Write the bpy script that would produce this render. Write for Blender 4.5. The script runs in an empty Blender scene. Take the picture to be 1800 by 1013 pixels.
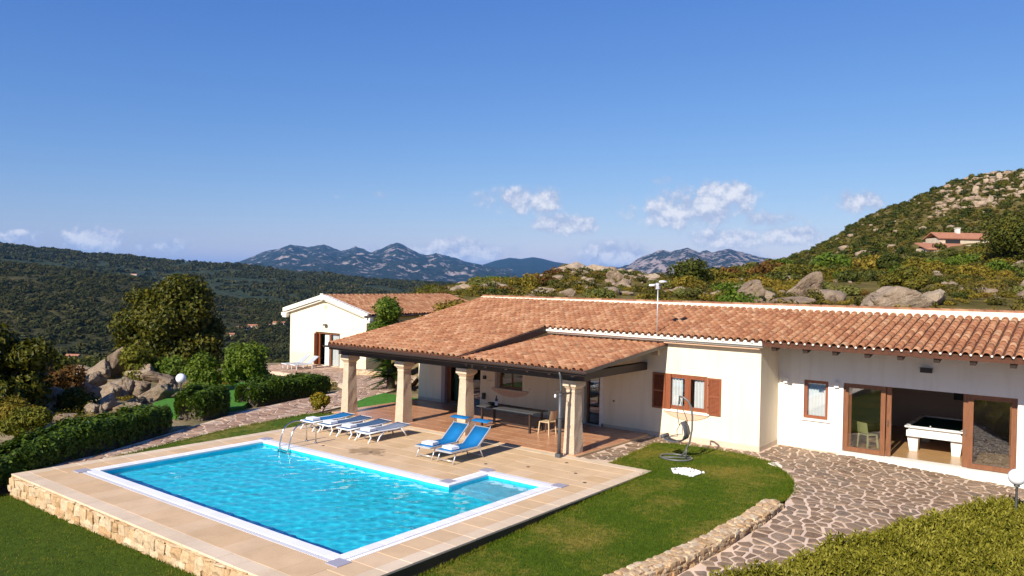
import bpy, bmesh, math, random
import numpy as np
from mathutils import Matrix, Vector, noise as mnoise
random.seed(7)
RNG = np.random.default_rng(7)
SC = bpy.context.scene
COL = SC.collection
R = math.radians

# ------------------------------------------------------------------ camera
CAM = Vector((22.064, -10.178, 5.5))
YAW, PITCH, ROLL, FPX = 0.658, R(-0.731), R(1.081), 1385.8
fw = Vector((-math.sin(YAW)*math.cos(PITCH), math.cos(YAW)*math.cos(PITCH), math.sin(PITCH)))
rt = Vector((math.cos(YAW), math.sin(YAW), 0)); up = rt.cross(fw)
rt2 = rt*math.cos(ROLL) + up*math.sin(ROLL); up2 = -rt*math.sin(ROLL) + up*math.cos(ROLL)
cd = bpy.data.cameras.new('camera'); cam = bpy.data.objects.new('camera', cd); COL.objects.link(cam)
cd.sensor_width = 36; cd.lens = FPX/1800*36; cd.clip_start = 0.1; cd.clip_end = 90000
M = Matrix((rt2, up2, -fw)).transposed().to_4x4(); M.translation = CAM
cam.matrix_world = M
SC.camera = cam

# ------------------------------------------------------------------ sky, sun, exposure
SUN_DIR = Vector((0.055, -1.0, 0.66)).normalized()          # towards the sun
SUN_EL = math.asin(SUN_DIR.z); SUN_ROT = math.atan2(SUN_DIR.x, SUN_DIR.y)
W = bpy.data.worlds.new('World'); SC.world = W; W.use_nodes = True
wn, wl = W.node_tree.nodes, W.node_tree.links
wn.clear()
def N(nt, typ, **kw):
    n = nt.nodes.new(typ)
    for k, v in kw.items():
        if k.startswith('i_'):
            key = k[2:]; key = int(key) if key.isdigit() else key
            n.inputs[key].default_value = v
        else: setattr(n, k, v)
    return n
def math_n(nt, op, a, b=None, c=None, clamp=False):
    n = nt.nodes.new('ShaderNodeMath'); n.operation = op; n.use_clamp = clamp
    for i, v in enumerate((a, b, c)):
        if v is None: continue
        if hasattr(v, 'default_value') or hasattr(v, 'links'): nt.links.new(v, n.inputs[i])
        else: n.inputs[i].default_value = v
    return n.outputs[0]
def mix_n(nt, fac, a, b, mode='MIX'):
    n = nt.nodes.new('ShaderNodeMix'); n.data_type = 'RGBA'; n.blend_type = mode
    for i, v in ((0, fac), (6, a), (7, b)):
        if hasattr(v, 'links'): nt.links.new(v, n.inputs[i])
        elif i == 0: n.inputs[0].default_value = v
        else: n.inputs[i].default_value = (*v, 1) if len(v) == 3 else v
    return n.outputs[2]
NT = W.node_tree
sky = N(NT, 'ShaderNodeTexSky', sky_type='NISHITA', sun_disc=False, sun_elevation=SUN_EL, sun_rotation=SUN_ROT,
        altitude=0, air_density=1.15, dust_density=0.0, ozone_density=5.5)
# clouds: a few fair-weather puffs at fixed bearings, low over the horizon
tc = N(NT, 'ShaderNodeTexCoord')
mp = N(NT, 'ShaderNodeMapping', vector_type='POINT'); mp.inputs['Rotation'].default_value = (0, 0, -YAW)
wl.new(tc.outputs['Generated'], mp.inputs[0])
sx = N(NT, 'ShaderNodeSeparateXYZ'); wl.new(mp.outputs[0], sx.inputs[0])
ysafe = math_n(NT, 'MAXIMUM', sx.outputs[1], 0.05)
cu = math_n(NT, 'DIVIDE', sx.outputs[0], ysafe); cv = math_n(NT, 'DIVIDE', sx.outputs[2], ysafe)
cx = N(NT, 'ShaderNodeCombineXYZ'); wl.new(cu, cx.inputs[0]); wl.new(cv, cx.inputs[1])
nz = N(NT, 'ShaderNodeTexNoise', i_Scale=34.0, i_Detail=7.0, i_Roughness=0.62); wl.new(cx.outputs[0], nz.inputs['Vector'])
nz2 = N(NT, 'ShaderNodeTexNoise', i_Scale=12.0, i_Detail=4.0, i_Roughness=0.5); wl.new(cx.outputs[0], nz2.inputs['Vector'])
# bearing u, elevation v, half width, half height, strength
CL_W, CL_H = 1.35, 1.4
CLOUDS = [(-.535,.039,.040,.013,1.05),(-.628,.040,.028,.008,.8),(-.452,.032,.05,.010,.62),
          (-.066,.0335,.058,.012,1.0),(.128,.030,.044,.016,1.0),
          (.018,.098,.055,.016,.78),(.066,.069,.040,.012,.86),(.225,.090,.068,.020,.92),(.262,.112,.045,.014,.95),
          (.325,.078,.052,.012,.70),(.345,.062,.055,.012,.80),(.27,.056,.06,.014,.66),(.43,.104,.034,.012,.82),
          (-.168,.102,.022,.006,.5),(-.222,.100,.014,.005,.45),(0.0,.063,.02,.005,.45),(.19,.126,.016,.008,.42),(.13,.10,.02,.007,.4),
          (.29,.030,.05,.010,.55),(-.155,.034,.035,.009,.5),(.385,.028,.045,.008,.6)]
mask = None
for (u0, v0, a, b, s) in CLOUDS:
    a *= CL_W; b *= CL_H
    du = math_n(NT, 'MULTIPLY_ADD', cu, 1/a, -u0/a); dv = math_n(NT, 'MULTIPLY_ADD', cv, 1/b, -v0/b)
    d2 = math_n(NT, 'ADD', math_n(NT, 'MULTIPLY', du, du), math_n(NT, 'MULTIPLY', dv, dv))
    m = math_n(NT, 'MULTIPLY', math_n(NT, 'POWER', 2.718, math_n(NT, 'MULTIPLY', d2, -1.0)), s)
    mask = m if mask is None else math_n(NT, 'MAXIMUM', mask, m)
front = math_n(NT, 'GREATER_THAN', sx.outputs[1], 0.1)
mask = math_n(NT, 'MULTIPLY', mask, front)
cx2 = N(NT, 'ShaderNodeVectorMath', operation='ADD'); wl.new(cx.outputs[0], cx2.inputs[0]); cx2.inputs[1].default_value = (-.002, .007, 0)
nzu = N(NT, 'ShaderNodeTexNoise', i_Scale=34.0, i_Detail=7.0, i_Roughness=0.62); wl.new(cx2.outputs[0], nzu.inputs['Vector'])
nn = math_n(NT, 'ADD', math_n(NT, 'MULTIPLY', math_n(NT, 'SUBTRACT', nz.outputs[0], .5), 2.0), math_n(NT, 'MULTIPLY', math_n(NT, 'SUBTRACT', nz2.outputs[0], .5), 1.0))
soft = math_n(NT, 'MULTIPLY', mask, 1.6, clamp=True)
raw = math_n(NT, 'SUBTRACT', math_n(NT, 'ADD', mask, math_n(NT, 'MULTIPLY', nn, soft)), 0.27)
cov = N(NT, 'ShaderNodeMapRange', interpolation_type='SMOOTHSTEP'); wl.new(raw, cov.inputs[0])
cov.inputs[1].default_value = 0.0; cov.inputs[2].default_value = 0.46; cov.inputs[3].default_value = 0; cov.inputs[4].default_value = .85
tsum = math_n(NT, 'ADD', math_n(NT, 'MULTIPLY', raw, .75), math_n(NT, 'MULTIPLY', math_n(NT, 'SUBTRACT', nz.outputs[0], nzu.outputs[0]), 3.2))
tone = N(NT, 'ShaderNodeMapRange'); wl.new(tsum, tone.inputs[0])
tone.inputs[1].default_value = .05; tone.inputs[2].default_value = .85
ccol = mix_n(NT, tone.outputs[0], (3.6, 4.0, 5.3), (6.9, 6.8, 7.0))
# deeper, clearer blue overall: one contrast curve per channel over the whole sky
sp_ = N(NT, 'ShaderNodeSeparateColor'); wl.new(sky.outputs[0], sp_.inputs[0]); cb_ = N(NT, 'ShaderNodeCombineColor')
for i_, (k_, g_) in enumerate(((.75, 1.26), (.64, 1.0), (.79, .6))):
    p_ = math_n(NT, 'POWER', math_n(NT, 'MULTIPLY', sp_.outputs[i_], .1307), g_); wl.new(math_n(NT, 'MULTIPLY', p_, k_/.1307), cb_.inputs[i_])
skyc = mix_n(NT, cov.outputs[0], cb_.outputs[0], ccol)
bg = N(NT, 'ShaderNodeBackground', i_Strength=0.075); wl.new(skyc, bg.inputs[0])
wo = N(NT, 'ShaderNodeOutputWorld'); wl.new(bg.outputs[0], wo.inputs[0])

sd = bpy.data.lights.new('sun', 'SUN'); sd.energy = 4.1; sd.angle = R(0.53); sd.color = (1.0, 0.93, 0.82)
so = bpy.data.objects.new('sun', sd); COL.objects.link(so); sd.cycles.is_caustics_light = True; sd.cycles.use_multiple_importance_sampling = False
so.rotation_euler = SUN_DIR.to_track_quat('Z', 'Y').to_euler(); so.location = (10, -30, 40)
SC.view_settings.view_transform = 'Standard'; SC.view_settings.look = 'None'
SC.view_settings.exposure = 0.88; SC.view_settings.gamma = 1.0; SC.view_settings.use_curve_mapping = False
SC.render.engine = 'CYCLES'
SC.cycles.use_denoising = True
SC.cycles.max_bounces = 10; SC.cycles.diffuse_bounces = 4; SC.cycles.glossy_bounces = 3; SC.cycles.transmission_bounces = 6
SC.cycles.transparent_max_bounces = 12; SC.cycles.volume_bounces = 0
SC.cycles.caustics_reflective = False; SC.cycles.caustics_refractive = True
SC.cycles.sample_clamp_indirect = 6

# ------------------------------------------------------------------ helpers: objects
def tag(o, label=None, cat=None, group=None, kind=None):
    if label: o['label'] = label
    if cat: o['category'] = cat
    if group: o['group'] = group
    if kind: o['kind'] = kind
    return o
def empty(name, loc=(0, 0, 0), rz=0, label=None, cat=None, group=None, kind=None):
    o = bpy.data.objects.new(name, None); COL.objects.link(o); o.location = loc; o.rotation_euler = (0, 0, rz)
    o.empty_display_size = .2
    return tag(o, label, cat, group, kind)
def link(name, me, parent=None, loc=(0, 0, 0), rot=(0, 0, 0), scale=(1, 1, 1)):
    o = bpy.data.objects.new(name, me); COL.objects.link(o)
    o.location = loc; o.rotation_euler = rot; o.scale = scale
    if parent is not None: o.parent = parent
    return o
def copy_tree(o, parent=None):
    c = o.copy(); COL.objects.link(c)
    if parent is not None: c.parent = parent
    for ch in list(o.children): copy_tree(ch, c)
    return c
def np_mesh(name, V, F, mat, smooth=False):
    """V (n,3), F (m,k) constant-size polygons"""
    V = np.asarray(V, np.float32); F = np.asarray(F, np.int32)
    me = bpy.data.meshes.new(name); me.vertices.add(len(V)); me.vertices.foreach_set('co', V.ravel())
    m, k = F.shape
    me.loops.add(m*k); me.loops.foreach_set('vertex_index', F.ravel())
    me.polygons.add(m); me.polygons.foreach_set('loop_start', np.arange(m, dtype=np.int32)*k)
    me.update(calc_edges=True)
    me.polygons.foreach_set('use_smooth', np.full(m, smooth))
    for mm in (mat if isinstance(mat, (list, tuple)) else [mat]): me.materials.append(mm)
    return me
class MB:
    """collects boxes, prisms, tubes and builds them as one mesh object"""
    def __init__(s): s.v = []; s.f = []; s.m = []; s.sm = []
    def add(s, V, F, mi=0, smooth=False):
        b = len(s.v); s.v += [tuple(p) for p in V]
        for f in F: s.f.append([b+i for i in f]); s.m.append(mi); s.sm.append(smooth)
        return s
    def box(s, x0, x1, y0, y1, z0, z1, mi=0):
        V = [(x0,y0,z0),(x1,y0,z0),(x1,y1,z0),(x0,y1,z0),(x0,y0,z1),(x1,y0,z1),(x1,y1,z1),(x0,y1,z1)]
        return s.add(V, [(0,3,2,1),(4,5,6,7),(0,1,5,4),(1,2,6,5),(2,3,7,6),(3,0,4,7)], mi)
    def bar(s, a, b, w, h, mi=0):
        a, b = Vector(a), Vector(b); d = (b-a).normalized()
        u = Vector((0, 0, 1)) if abs(d.z) < .95 else Vector((0, 1, 0))
        r = d.cross(u).normalized(); u = r.cross(d)
        V = [p + r*sx*w/2 + u*sz*h/2 for p in (a, b) for sx, sz in ((-1,-1),(1,-1),(1,1),(-1,1))]
        return s.add(V, [(0,1,2,3),(4,7,6,5),(0,4,5,1),(1,5,6,2),(2,6,7,3),(3,7,4,0)], mi)
    def tube(s, pts, rad, n=8, mi=0, cap=True, closed=False):
        pts = [Vector(p) for p in pts]; rads = rad if isinstance(rad, (list, tuple)) else [rad]*len(pts)
        V = []; prev = None
        for i, p in enumerate(pts):
            if closed: d = pts[(i+1) % len(pts)] - pts[i-1]
            else: d = pts[min(i+1, len(pts)-1)] - pts[max(i-1, 0)]
            d.normalize()
            if prev is None:
                u = Vector((0, 0, 1)) if abs(d.z) < .9 else Vector((1, 0, 0))
                r = d.cross(u).normalized()
            else: r = (prev - d*prev.dot(d)).normalized()
            prev = r; u = r.cross(d)
            V += [p + (r*math.cos(2*math.pi*k/n) + u*math.sin(2*math.pi*k/n))*rads[i] for k in range(n)]
        F = []; L = len(pts)
        for i in range(L if closed else L-1):
            j = (i+1) % L
            for k in range(n):
                k2 = (k+1) % n; F.append((i*n+k, i*n+k2, j*n+k2, j*n+k))
        if cap and not closed: F.append(tuple(range(n-1, -1, -1))); F.append(tuple((L-1)*n+k for k in range(n)))
        return s.add(V, F, mi, True)
    def lathe(s, prof, c=(0, 0, 0), n=16, mi=0):
        V = []; F = []
        for (r, z) in prof: V += [(c[0]+r*math.cos(2*math.pi*k/n), c[1]+r*math.sin(2*math.pi*k/n), c[2]+z) for k in range(n)]
        for i in range(len(prof)-1):
            for k in range(n): F.append((i*n+k, i*n+(k+1) % n, (i+1)*n+(k+1) % n, (i+1)*n+k))
        return s.add(V, F, mi, True)
    def prism(s, poly, z0, z1, mi=0):
        n = len(poly); V = [(x, y, z0) for x, y in poly] + [(x, y, z1) for x, y in poly]
        F = [tuple(range(n-1, -1, -1)), tuple(range(n, 2*n))] + [(i, (i+1) % n, n+(i+1) % n, n+i) for i in range(n)]
        return s.add(V, F, mi)
    def frustum(s, x0, x1, y0, y1, z0, X0, X1, Y0, Y1, z1, mi=0):
        V = [(x0,y0,z0),(x1,y0,z0),(x1,y1,z0),(x0,y1,z0),(X0,Y0,z1),(X1,Y0,z1),(X1,Y1,z1),(X0,Y1,z1)]
        return s.add(V, [(0,3,2,1),(4,5,6,7),(0,1,5,4),(1,2,6,5),(2,3,7,6),(3,0,4,7)], mi)
    def mesh(s, name, mats):
        me = bpy.data.meshes.new(name); me.from_pydata(s.v, [], s.f)
        for m in (mats if isinstance(mats, (list, tuple)) else [mats]): me.materials.append(m)
        me.polygons.foreach_set('material_index', s.m); me.polygons.foreach_set('use_smooth', s.sm)
        me.update(); return me
    def build(s, name, mats, parent=None, bevel=0, **kw):
        o = link(name, s.mesh(name, mats), parent, **kw)
        if bevel:
            b = o.modifiers.new('b', 'BEVEL'); b.width = bevel; b.segments = 1; b.limit_method = 'ANGLE'
        return o

# ------------------------------------------------------------------ helpers: materials
def new_mat(name):
    m = bpy.data.materials.new(name); m.use_nodes = True; nt = m.node_tree; nt.nodes.clear()
    out = nt.nodes.new('ShaderNodeOutputMaterial'); b = nt.nodes.new('ShaderNodeBsdfPrincipled')
    nt.links.new(b.outputs[0], out.inputs[0]); return m, nt, b
def obj_coord(nt, world=False):
    if world: return nt.nodes.new('ShaderNodeNewGeometry').outputs['Position']
    return nt.nodes.new('ShaderNodeTexCoord').outputs['Object']
def noise_n(nt, vec, scale, detail=4, rough=.55, dist=0):
    n = N(nt, 'ShaderNodeTexNoise', i_Scale=scale, i_Detail=detail, i_Roughness=rough, i_Distortion=dist)
    nt.links.new(vec, n.inputs['Vector']); return n.outputs[0]
def ramp(nt, fac, stops, interp='LINEAR'):
    r = nt.nodes.new('ShaderNodeValToRGB'); r.color_ramp.interpolation = interp
    e = r.color_ramp.elements
    while len(e) < len(stops): e.new(.5)
    for el, (p, c) in zip(e, stops): el.position = p; el.color = (*c, 1)
    nt.links.new(fac, r.inputs[0]); return r.outputs[0]
def bump_n(nt, b, height, strength=.3, dist=.02):
    n = N(nt, 'ShaderNodeBump', i_Strength=strength, i_Distance=dist)
    nt.links.new(height, n.inputs['Height']); nt.links.new(n.outputs[0], b.inputs['Normal']); return n
def rand_n(nt):
    """a random number per loose piece and per object"""
    g = nt.nodes.new('ShaderNodeNewGeometry'); o = nt.nodes.new('ShaderNodeObjectInfo')
    return math_n(nt, 'FRACT', math_n(nt, 'ADD', g.outputs['Random Per Island'], o.outputs['Random']))
def plain(name, col, rough=.6, var=.12, scale=3, bump=0, bscale=60, metal=0, spec=.5, world=True, bdist=.01):
    m, nt, b = new_mat(name); v = obj_coord(nt, world)
    n1 = noise_n(nt, v, scale, 6, .6)
    c = ramp(nt, n1, [(.25, [x*(1-var) for x in col]), (.75, [min(1, x*(1+var)) for x in col])])
    nt.links.new(c, b.inputs['Base Color'])
    b.inputs['Roughness'].default_value = rough; b.inputs['Metallic'].default_value = metal
    b.inputs['Specular IOR Level'].default_value = spec
    if bump: bump_n(nt, b, noise_n(nt, v, bscale, 5, .6), bump, bdist)
    return m
def pieces(name, cols, rough=.8, grain=25, gvar=.35, bump=.4, bscale=40, bdist=.01, spec=.3, stain=None):
    """stones, tiles: each loose piece its own colour from cols, with grain"""
    m, nt, b = new_mat(name); v = obj_coord(nt, True)
    k = len(cols)
    c = ramp(nt, rand_n(nt), [((i+.0)/max(1, k-1), cc) for i, cc in enumerate(cols)])
    g = noise_n(nt, v, grain, 6, .65)
    gr = ramp(nt, g, [(.25, (1-gvar,)*3), (.75, (1+gvar*.6,)*3)])
    c = mix_n(nt, 1.0, c, gr, 'MULTIPLY')
    if stain:
        sfac = ramp(nt, noise_n(nt, v, stain[1], 5, .6), [(stain[2], (0, 0, 0)), (stain[2]+.15, (1, 1, 1))])
        c = mix_n(nt, math_n(nt, 'MULTIPLY', sfac, stain[3]), c, stain[0])
    nt.links.new(c, b.inputs['Base Color']); b.inputs['Roughness'].default_value = rough
    b.inputs['Specular IOR Level'].default_value = spec
    bump_n(nt, b, noise_n(nt, v, bscale, 5, .6), bump, bdist)
    return m
def leaf_mat(name, cols, trans=.25, rough=.55, patch=1.2, own=.5, gain=1.3, pw=.55):
    cols = [(c[0]*gain, c[1]*gain*.92, c[2]*gain*.45) for c in cols]
    m, nt, b = new_mat(name); out = [n for n in nt.nodes if n.type == 'OUTPUT_MATERIAL'][0]
    k = len(cols); v = obj_coord(nt, True)
    g = nt.nodes.new('ShaderNodeNewGeometry'); oi = nt.nodes.new('ShaderNodeObjectInfo')
    r = math_n(nt, 'ADD', math_n(nt, 'MULTIPLY', g.outputs['Random Per Island'], .42), math_n(nt, 'MULTIPLY', math_n(nt, 'SUBTRACT', noise_n(nt, v, patch, 3), .25), pw))
    r = math_n(nt, 'ADD', r, math_n(nt, 'MULTIPLY', math_n(nt, 'SUBTRACT', oi.outputs['Random'], .25), own) if own else .10)
    c = ramp(nt, r, [(.08+.84*i/max(1, k-1), cc) for i, cc in enumerate(cols)])
    nt.links.new(c, b.inputs['Base Color']); b.inputs['Roughness'].default_value = rough
    b.inputs['Specular IOR Level'].default_value = .18
    t = nt.nodes.new('ShaderNodeBsdfTranslucent'); nt.links.new(mix_n(nt, 1, c, (1.05, 1.0, .3), 'MULTIPLY'), t.inputs[0])
    mx = N(nt, 'ShaderNodeMixShader', i_0=trans); nt.links.new(b.outputs[0], mx.inputs[1]); nt.links.new(t.outputs[0], mx.inputs[2])
    nt.links.new(mx.outputs[0], out.inputs[0]); return m

MAT = {}
def plaster(name, col):
    m, nt, b = new_mat(name); v = obj_coord(nt, True)
    mp = N(nt, 'ShaderNodeMapping'); mp.inputs['Scale'].default_value = (3.2, 3.2, .35); nt.links.new(v, mp.inputs[0])
    c = ramp(nt, noise_n(nt, v, .7, 6, .6), [(.3, [x*.95 for x in col]), (.7, [x*1.03 for x in col])])
    st = ramp(nt, noise_n(nt, mp.outputs[0], 1.0, 6, .6), [(.50, (1, 1, 1)), (.75, (.90, .885, .86))])
    c = mix_n(nt, 1, c, st, 'MULTIPLY')
    sp = N(nt, 'ShaderNodeSeparateXYZ'); nt.links.new(v, sp.inputs[0])          # soil splashed up along the foot of the wall
    k = math_n(nt, 'ADD', sp.outputs[2], math_n(nt, 'MULTIPLY', noise_n(nt, v, 3.5, 6, .7), .55))
    c = mix_n(nt, ramp(nt, k, [(.22, (.55, .55, .55)), (.48, (0, 0, 0))]), c, [x*y for x, y in zip(col, (.80, .73, .64))])
    nt.links.new(c, b.inputs['Base Color']); b.inputs['Roughness'].default_value = .88; b.inputs['Specular IOR Level'].default_value = .2
    bump_n(nt, b, math_n(nt, 'ADD', noise_n(nt, v, 70, 5, .6), noise_n(nt, v, 5, 3, .5)), .22, .006); return m
MAT['plaster_cream'] = plaster('plaster_cream', (.80, .70, .51))
MAT['plaster_white'] = plaster('plaster_white', (.83, .80, .75))
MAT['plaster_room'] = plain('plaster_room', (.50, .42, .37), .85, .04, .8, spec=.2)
MAT['white_trim'] = plain('white_trim', (.78, .75, .66), .6, .06, 4)
MAT['peach_trim'] = plain('peach_trim', (.62, .40, .26), .75, .12, 6, .2, 60)
MAT['skirting'] = plain('skirting', (.56, .45, .33), .75, .12, 6, .2, 60)
MAT['roof_tile'] = pieces('roof_tile', [(.25,.098,.046),(.33,.140,.066),(.41,.20,.10),(.35,.155,.074),(.46,.255,.14),(.28,.112,.054),(.37,.165,.08)], .82, 14, .32, .5, 50, .008,
                          stain=((.20,.16,.10), 4.0, .54, .55))
MAT['roof_base'] = plain('roof_base', (.085, .030, .014), .9, .3, 8, .3, 30)
MAT['mortar'] = plain('mortar', (.74, .66, .54), .9, .12, 9, .3, 50)
MAT['dark_wood'] = plain('dark_wood', (.030, .016, .011), .6, .3, 5, .3, 30)
MAT['brown_metal'] = plain('brown_metal', (.050, .032, .026), .45, .1, 5)
MAT['granite_trim'] = plain('granite_trim', (.60, .46, .32), .85, .16, 22, .4, 70)
MAT['jamb_stone'] = plain('jamb_stone', (.33, .26, .25), .8, .12, 20, .2, 60)
def pillar_mat():
    m, nt, b = new_mat('pillar_stone'); v = obj_coord(nt, True)
    n1 = noise_n(nt, v, 26, 6, .7); n2 = noise_n(nt, v, 2.5, 3)
    c = ramp(nt, n1, [(.30, (.32,.22,.14)), (.5, (.58,.44,.30)), (.72, (.72,.60,.45))])
    c = mix_n(nt, .35, c, ramp(nt, n2, [(.3, (.54,.41,.28)), (.7, (.68,.55,.41))]))
    nt.links.new(c, b.inputs['Base Color']); b.inputs['Roughness'].default_value = .9
    bump_n(nt, b, noise_n(nt, v, 32, 5, .7), 1.0, .035); return m
MAT['pillar_stone'] = pillar_mat()
def wood_mat(name, c0, c1, rough=.45):
    m, nt, b = new_mat(name); v = obj_coord(nt, True)
    mp = N(nt, 'ShaderNodeMapping'); mp.inputs['Scale'].default_value = (18, 18, 1.6); nt.links.new(v, mp.inputs[0])
    n1 = noise_n(nt, mp.outputs[0], 1.6, 6, .6)
    nt.links.new(ramp(nt, n1, [(.3, c0), (.7, c1)]), b.inputs['Base Color']); b.inputs['Roughness'].default_value = rough
    bump_n(nt, b, n1, .12, .004); return m
MAT['door_wood'] = wood_mat('door_wood', (.15,.055,.022), (.24,.095,.038))
MAT['shutter_wood'] = wood_mat('shutter_wood', (.20,.055,.020), (.29,.088,.034))
MAT['shutter_dark'] = wood_mat('shutter_dark', (.10,.034,.018), (.15,.05,.026))
def glass_mat():
    m, nt, b = new_mat('window_glass'); out = [n for n in nt.nodes if n.type == 'OUTPUT_MATERIAL'][0]; nt.nodes.remove(b)
    t = N(nt, 'ShaderNodeBsdfTransparent'); t.inputs[0].default_value = (.95,.97,.96,1)
    g = N(nt, 'ShaderNodeBsdfGlossy', i_Roughness=.01)
    fr = N(nt, 'ShaderNodeFresnel', i_IOR=1.6)
    fac = math_n(nt, 'MULTIPLY_ADD', fr.outputs[0], 1.5, .09, clamp=True)
    mx = N(nt, 'ShaderNodeMixShader'); nt.links.new(fac, mx.inputs[0]); nt.links.new(t.outputs[0], mx.inputs[1]); nt.links.new(g.outputs[0], mx.inputs[2])
    nt.links.new(mx.outputs[0], out.inputs[0]); return m
MAT['glass'] = glass_mat()
MAT['curtain'] = plain('curtain', (.72, .74, .76), .9, .08, 3, spec=.1)
MAT['curtain_green'] = plain('curtain_green', (.03, .10, .07), .9, .2, 3, spec=.1)
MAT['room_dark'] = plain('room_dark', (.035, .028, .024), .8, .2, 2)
MAT['floor_room'] = plain('floor_room', (.42, .25, .11), .25, .12, 3)
MAT['black'] = plain('black', (.02, .018, .017), .5, .1, 4)
MAT['dark_grey'] = plain('dark_grey', (.075, .078, .085), .45, .12, 6)
MAT['grey_frame'] = plain('grey_frame', (.11, .11, .105), .4, .1, 6)
MAT['white_paint'] = plain('white_paint', (.78, .77, .74), .45, .04, 5)
MAT['white_plastic'] = plain('white_plastic', (.76, .77, .78), .35, .04, 5)
MAT['steel'] = plain('steel', (.62, .62, .62), .18, .05, 6, metal=1)
MAT['alu'] = plain('alu', (.66, .66, .67), .35, .05, 6, metal=.6)
MAT['blue_sling'] = plain('blue_sling', (.004, .14, .35), .7, .10, 8, .25, 220, spec=.3, bdist=.003)
MAT['slate_sling'] = plain('slate_sling', (.05, .10, .19), .7, .10, 8, .25, 220, spec=.3, bdist=.003)
MAT['pale_sling'] = plain('pale_sling', (.20, .23, .30), .7, .10, 8, .25, 220, spec=.3, bdist=.003)
MAT['grey_sling'] = plain('grey_sling', (.38, .40, .43), .8, .08, 8, .2, 200, spec=.2, bdist=.003)
MAT['towel'] = plain('towel', (.72, .73, .77), .95, .05, 9, .5, 120, spec=.1, bdist=.006)
MAT['globe'] = plain('globe', (.80, .80, .82), .25, .02, 5)
MAT['yellow_plastic'] = plain('yellow_plastic', (.50, .48, .22), .4, .05, 5)
MAT['felt'] = plain('felt', (.008, .045, .035), .9, .1, 20, spec=.1)
MAT['table_white'] = plain('table_white', (.76, .74, .70), .4, .04, 5)
MAT['rattan'] = plain('rattan', (.50, .37, .22), .7, .2, 30, .5, 120)
MAT['bottle'] = plain('bottle', (.02, .025, .05), .15, .1, 5)
MAT['label_white'] = plain('label_white', (.66, .64, .75), .6, .05, 5)
MAT['pebble'] = pieces('pebble', [(.78,.77,.73),(.70,.69,.66),(.82,.81,.78)], .8, 40, .15, .2)
MAT['flag'] = pieces('flagstone', [(.17,.108,.066),(.25,.168,.108),(.21,.138,.088),(.32,.225,.15),(.19,.138,.098),(.28,.19,.12)], .75, 7, .38, .7, 24, .015, stain=((.40,.29,.20), 2.2, .55, .40))
MAT['flag_joint'] = plain('flag_joint', (.62, .46, .335), .9, .22, 2.2, .4, 60)
MAT['path_stone'] = pieces('path_stone', [(.31,.19,.125),(.40,.265,.185),(.28,.165,.11),(.47,.34,.25),(.35,.22,.15)], .8, 9, .3, .5, 28, .012)
MAT['path_joint'] = plain('path_joint', (.62, .47, .34), .9, .14, 3, .4, 60)
MAT['wall_stone'] = pieces('wall_stone', [(.50,.32,.16),(.58,.41,.24),(.44,.27,.13),(.62,.48,.31),(.52,.37,.22)], .9, 11, .45, .8, 24, .02, stain=((.24,.16,.10), 6, .60, .5))
MAT['wall_mortar'] = plain('wall_mortar', (.42, .28, .16), .95, .2, 6, .6, 40)
def deck_tile_mat(name, cols):
    m, nt, b = new_mat(name); v = obj_coord(nt, True)
    c = ramp(nt, rand_n(nt), [(i/(len(cols)-1), cc) for i, cc in enumerate(cols)])
    g = ramp(nt, noise_n(nt, v, 1.1, 6, .65), [(.3, (.86,.84,.80)), (.7, (1.08,1.06,1.04))])
    c = mix_n(nt, 1, c, g, 'MULTIPLY')
    c = mix_n(nt, 1, c, ramp(nt, noise_n(nt, v, 30, 4, .6), [(.3, (.93,.93,.93)), (.7, (1.05,1.05,1.05))]), 'MULTIPLY')
    # one wet patch near the pool edge between the loungers
    sp = N(nt, 'ShaderNodeSeparateXYZ'); nt.links.new(v, sp.inputs[0])
    dx = math_n(nt, 'MULTIPLY_ADD', sp.outputs[0], 1/1.0, -3.55); dy = math_n(nt, 'MULTIPLY_ADD', sp.outputs[1], 1/.62, -6.55/.62)
    d = math_n(nt, 'SQRT', math_n(nt, 'ADD', math_n(nt, 'MULTIPLY', dx, dx), math_n(nt, 'MULTIPLY', dy, dy)))
    wet = math_n(nt, 'ADD', d, math_n(nt, 'MULTIPLY', math_n(nt, 'SUBTRACT', noise_n(nt, v, 2.6, 4, .6), .5), 2.2))
    wf = ramp(nt, wet, [(.62, (1, 1, 1)), (.72, (0, 0, 0))])
    c = mix_n(nt, wf, c, mix_n(nt, 1, c, (.60,.55,.45), 'MULTIPLY'))
    nt.links.new(c, b.inputs['Base Color'])
    r = N(nt, 'ShaderNodeMapRange', i_3=.62, i_4=.3); nt.links.new(wf, r.inputs[0]); nt.links.new(r.outputs[0], b.inputs['Roughness'])
    bump_n(nt, b, noise_n(nt, v, 40, 5, .6), .15, .006); return m
MAT['deck_tile'] = deck_tile_mat('deck_tile', [(.60,.405,.22),(.65,.46,.275),(.62,.425,.24),(.67,.48,.295)])
MAT['deck_edge'] = deck_tile_mat('deck_edge', [(.66,.51,.345),(.70,.555,.395)])
MAT['deck_joint'] = plain('deck_joint', (.50, .345, .19), .9, .1, 5)
MAT['coping'] = pieces('coping', [(.76,.74,.74),(.79,.78,.77),(.74,.72,.72)], .5, 40, .06, .1)
MAT['coping_corner'] = plain('coping_corner', (.33, .31, .36), .6, .2, 60)
MAT['grating'] = plain('grating', (.74, .71, .70), .5, .1, 60)
MAT['terracotta'] = pieces('terracotta', [(.46,.215,.11),(.54,.27,.145),(.50,.24,.125),(.57,.30,.165)], .26, 8, .2, .08, 30, .004, spec=.5)
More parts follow.
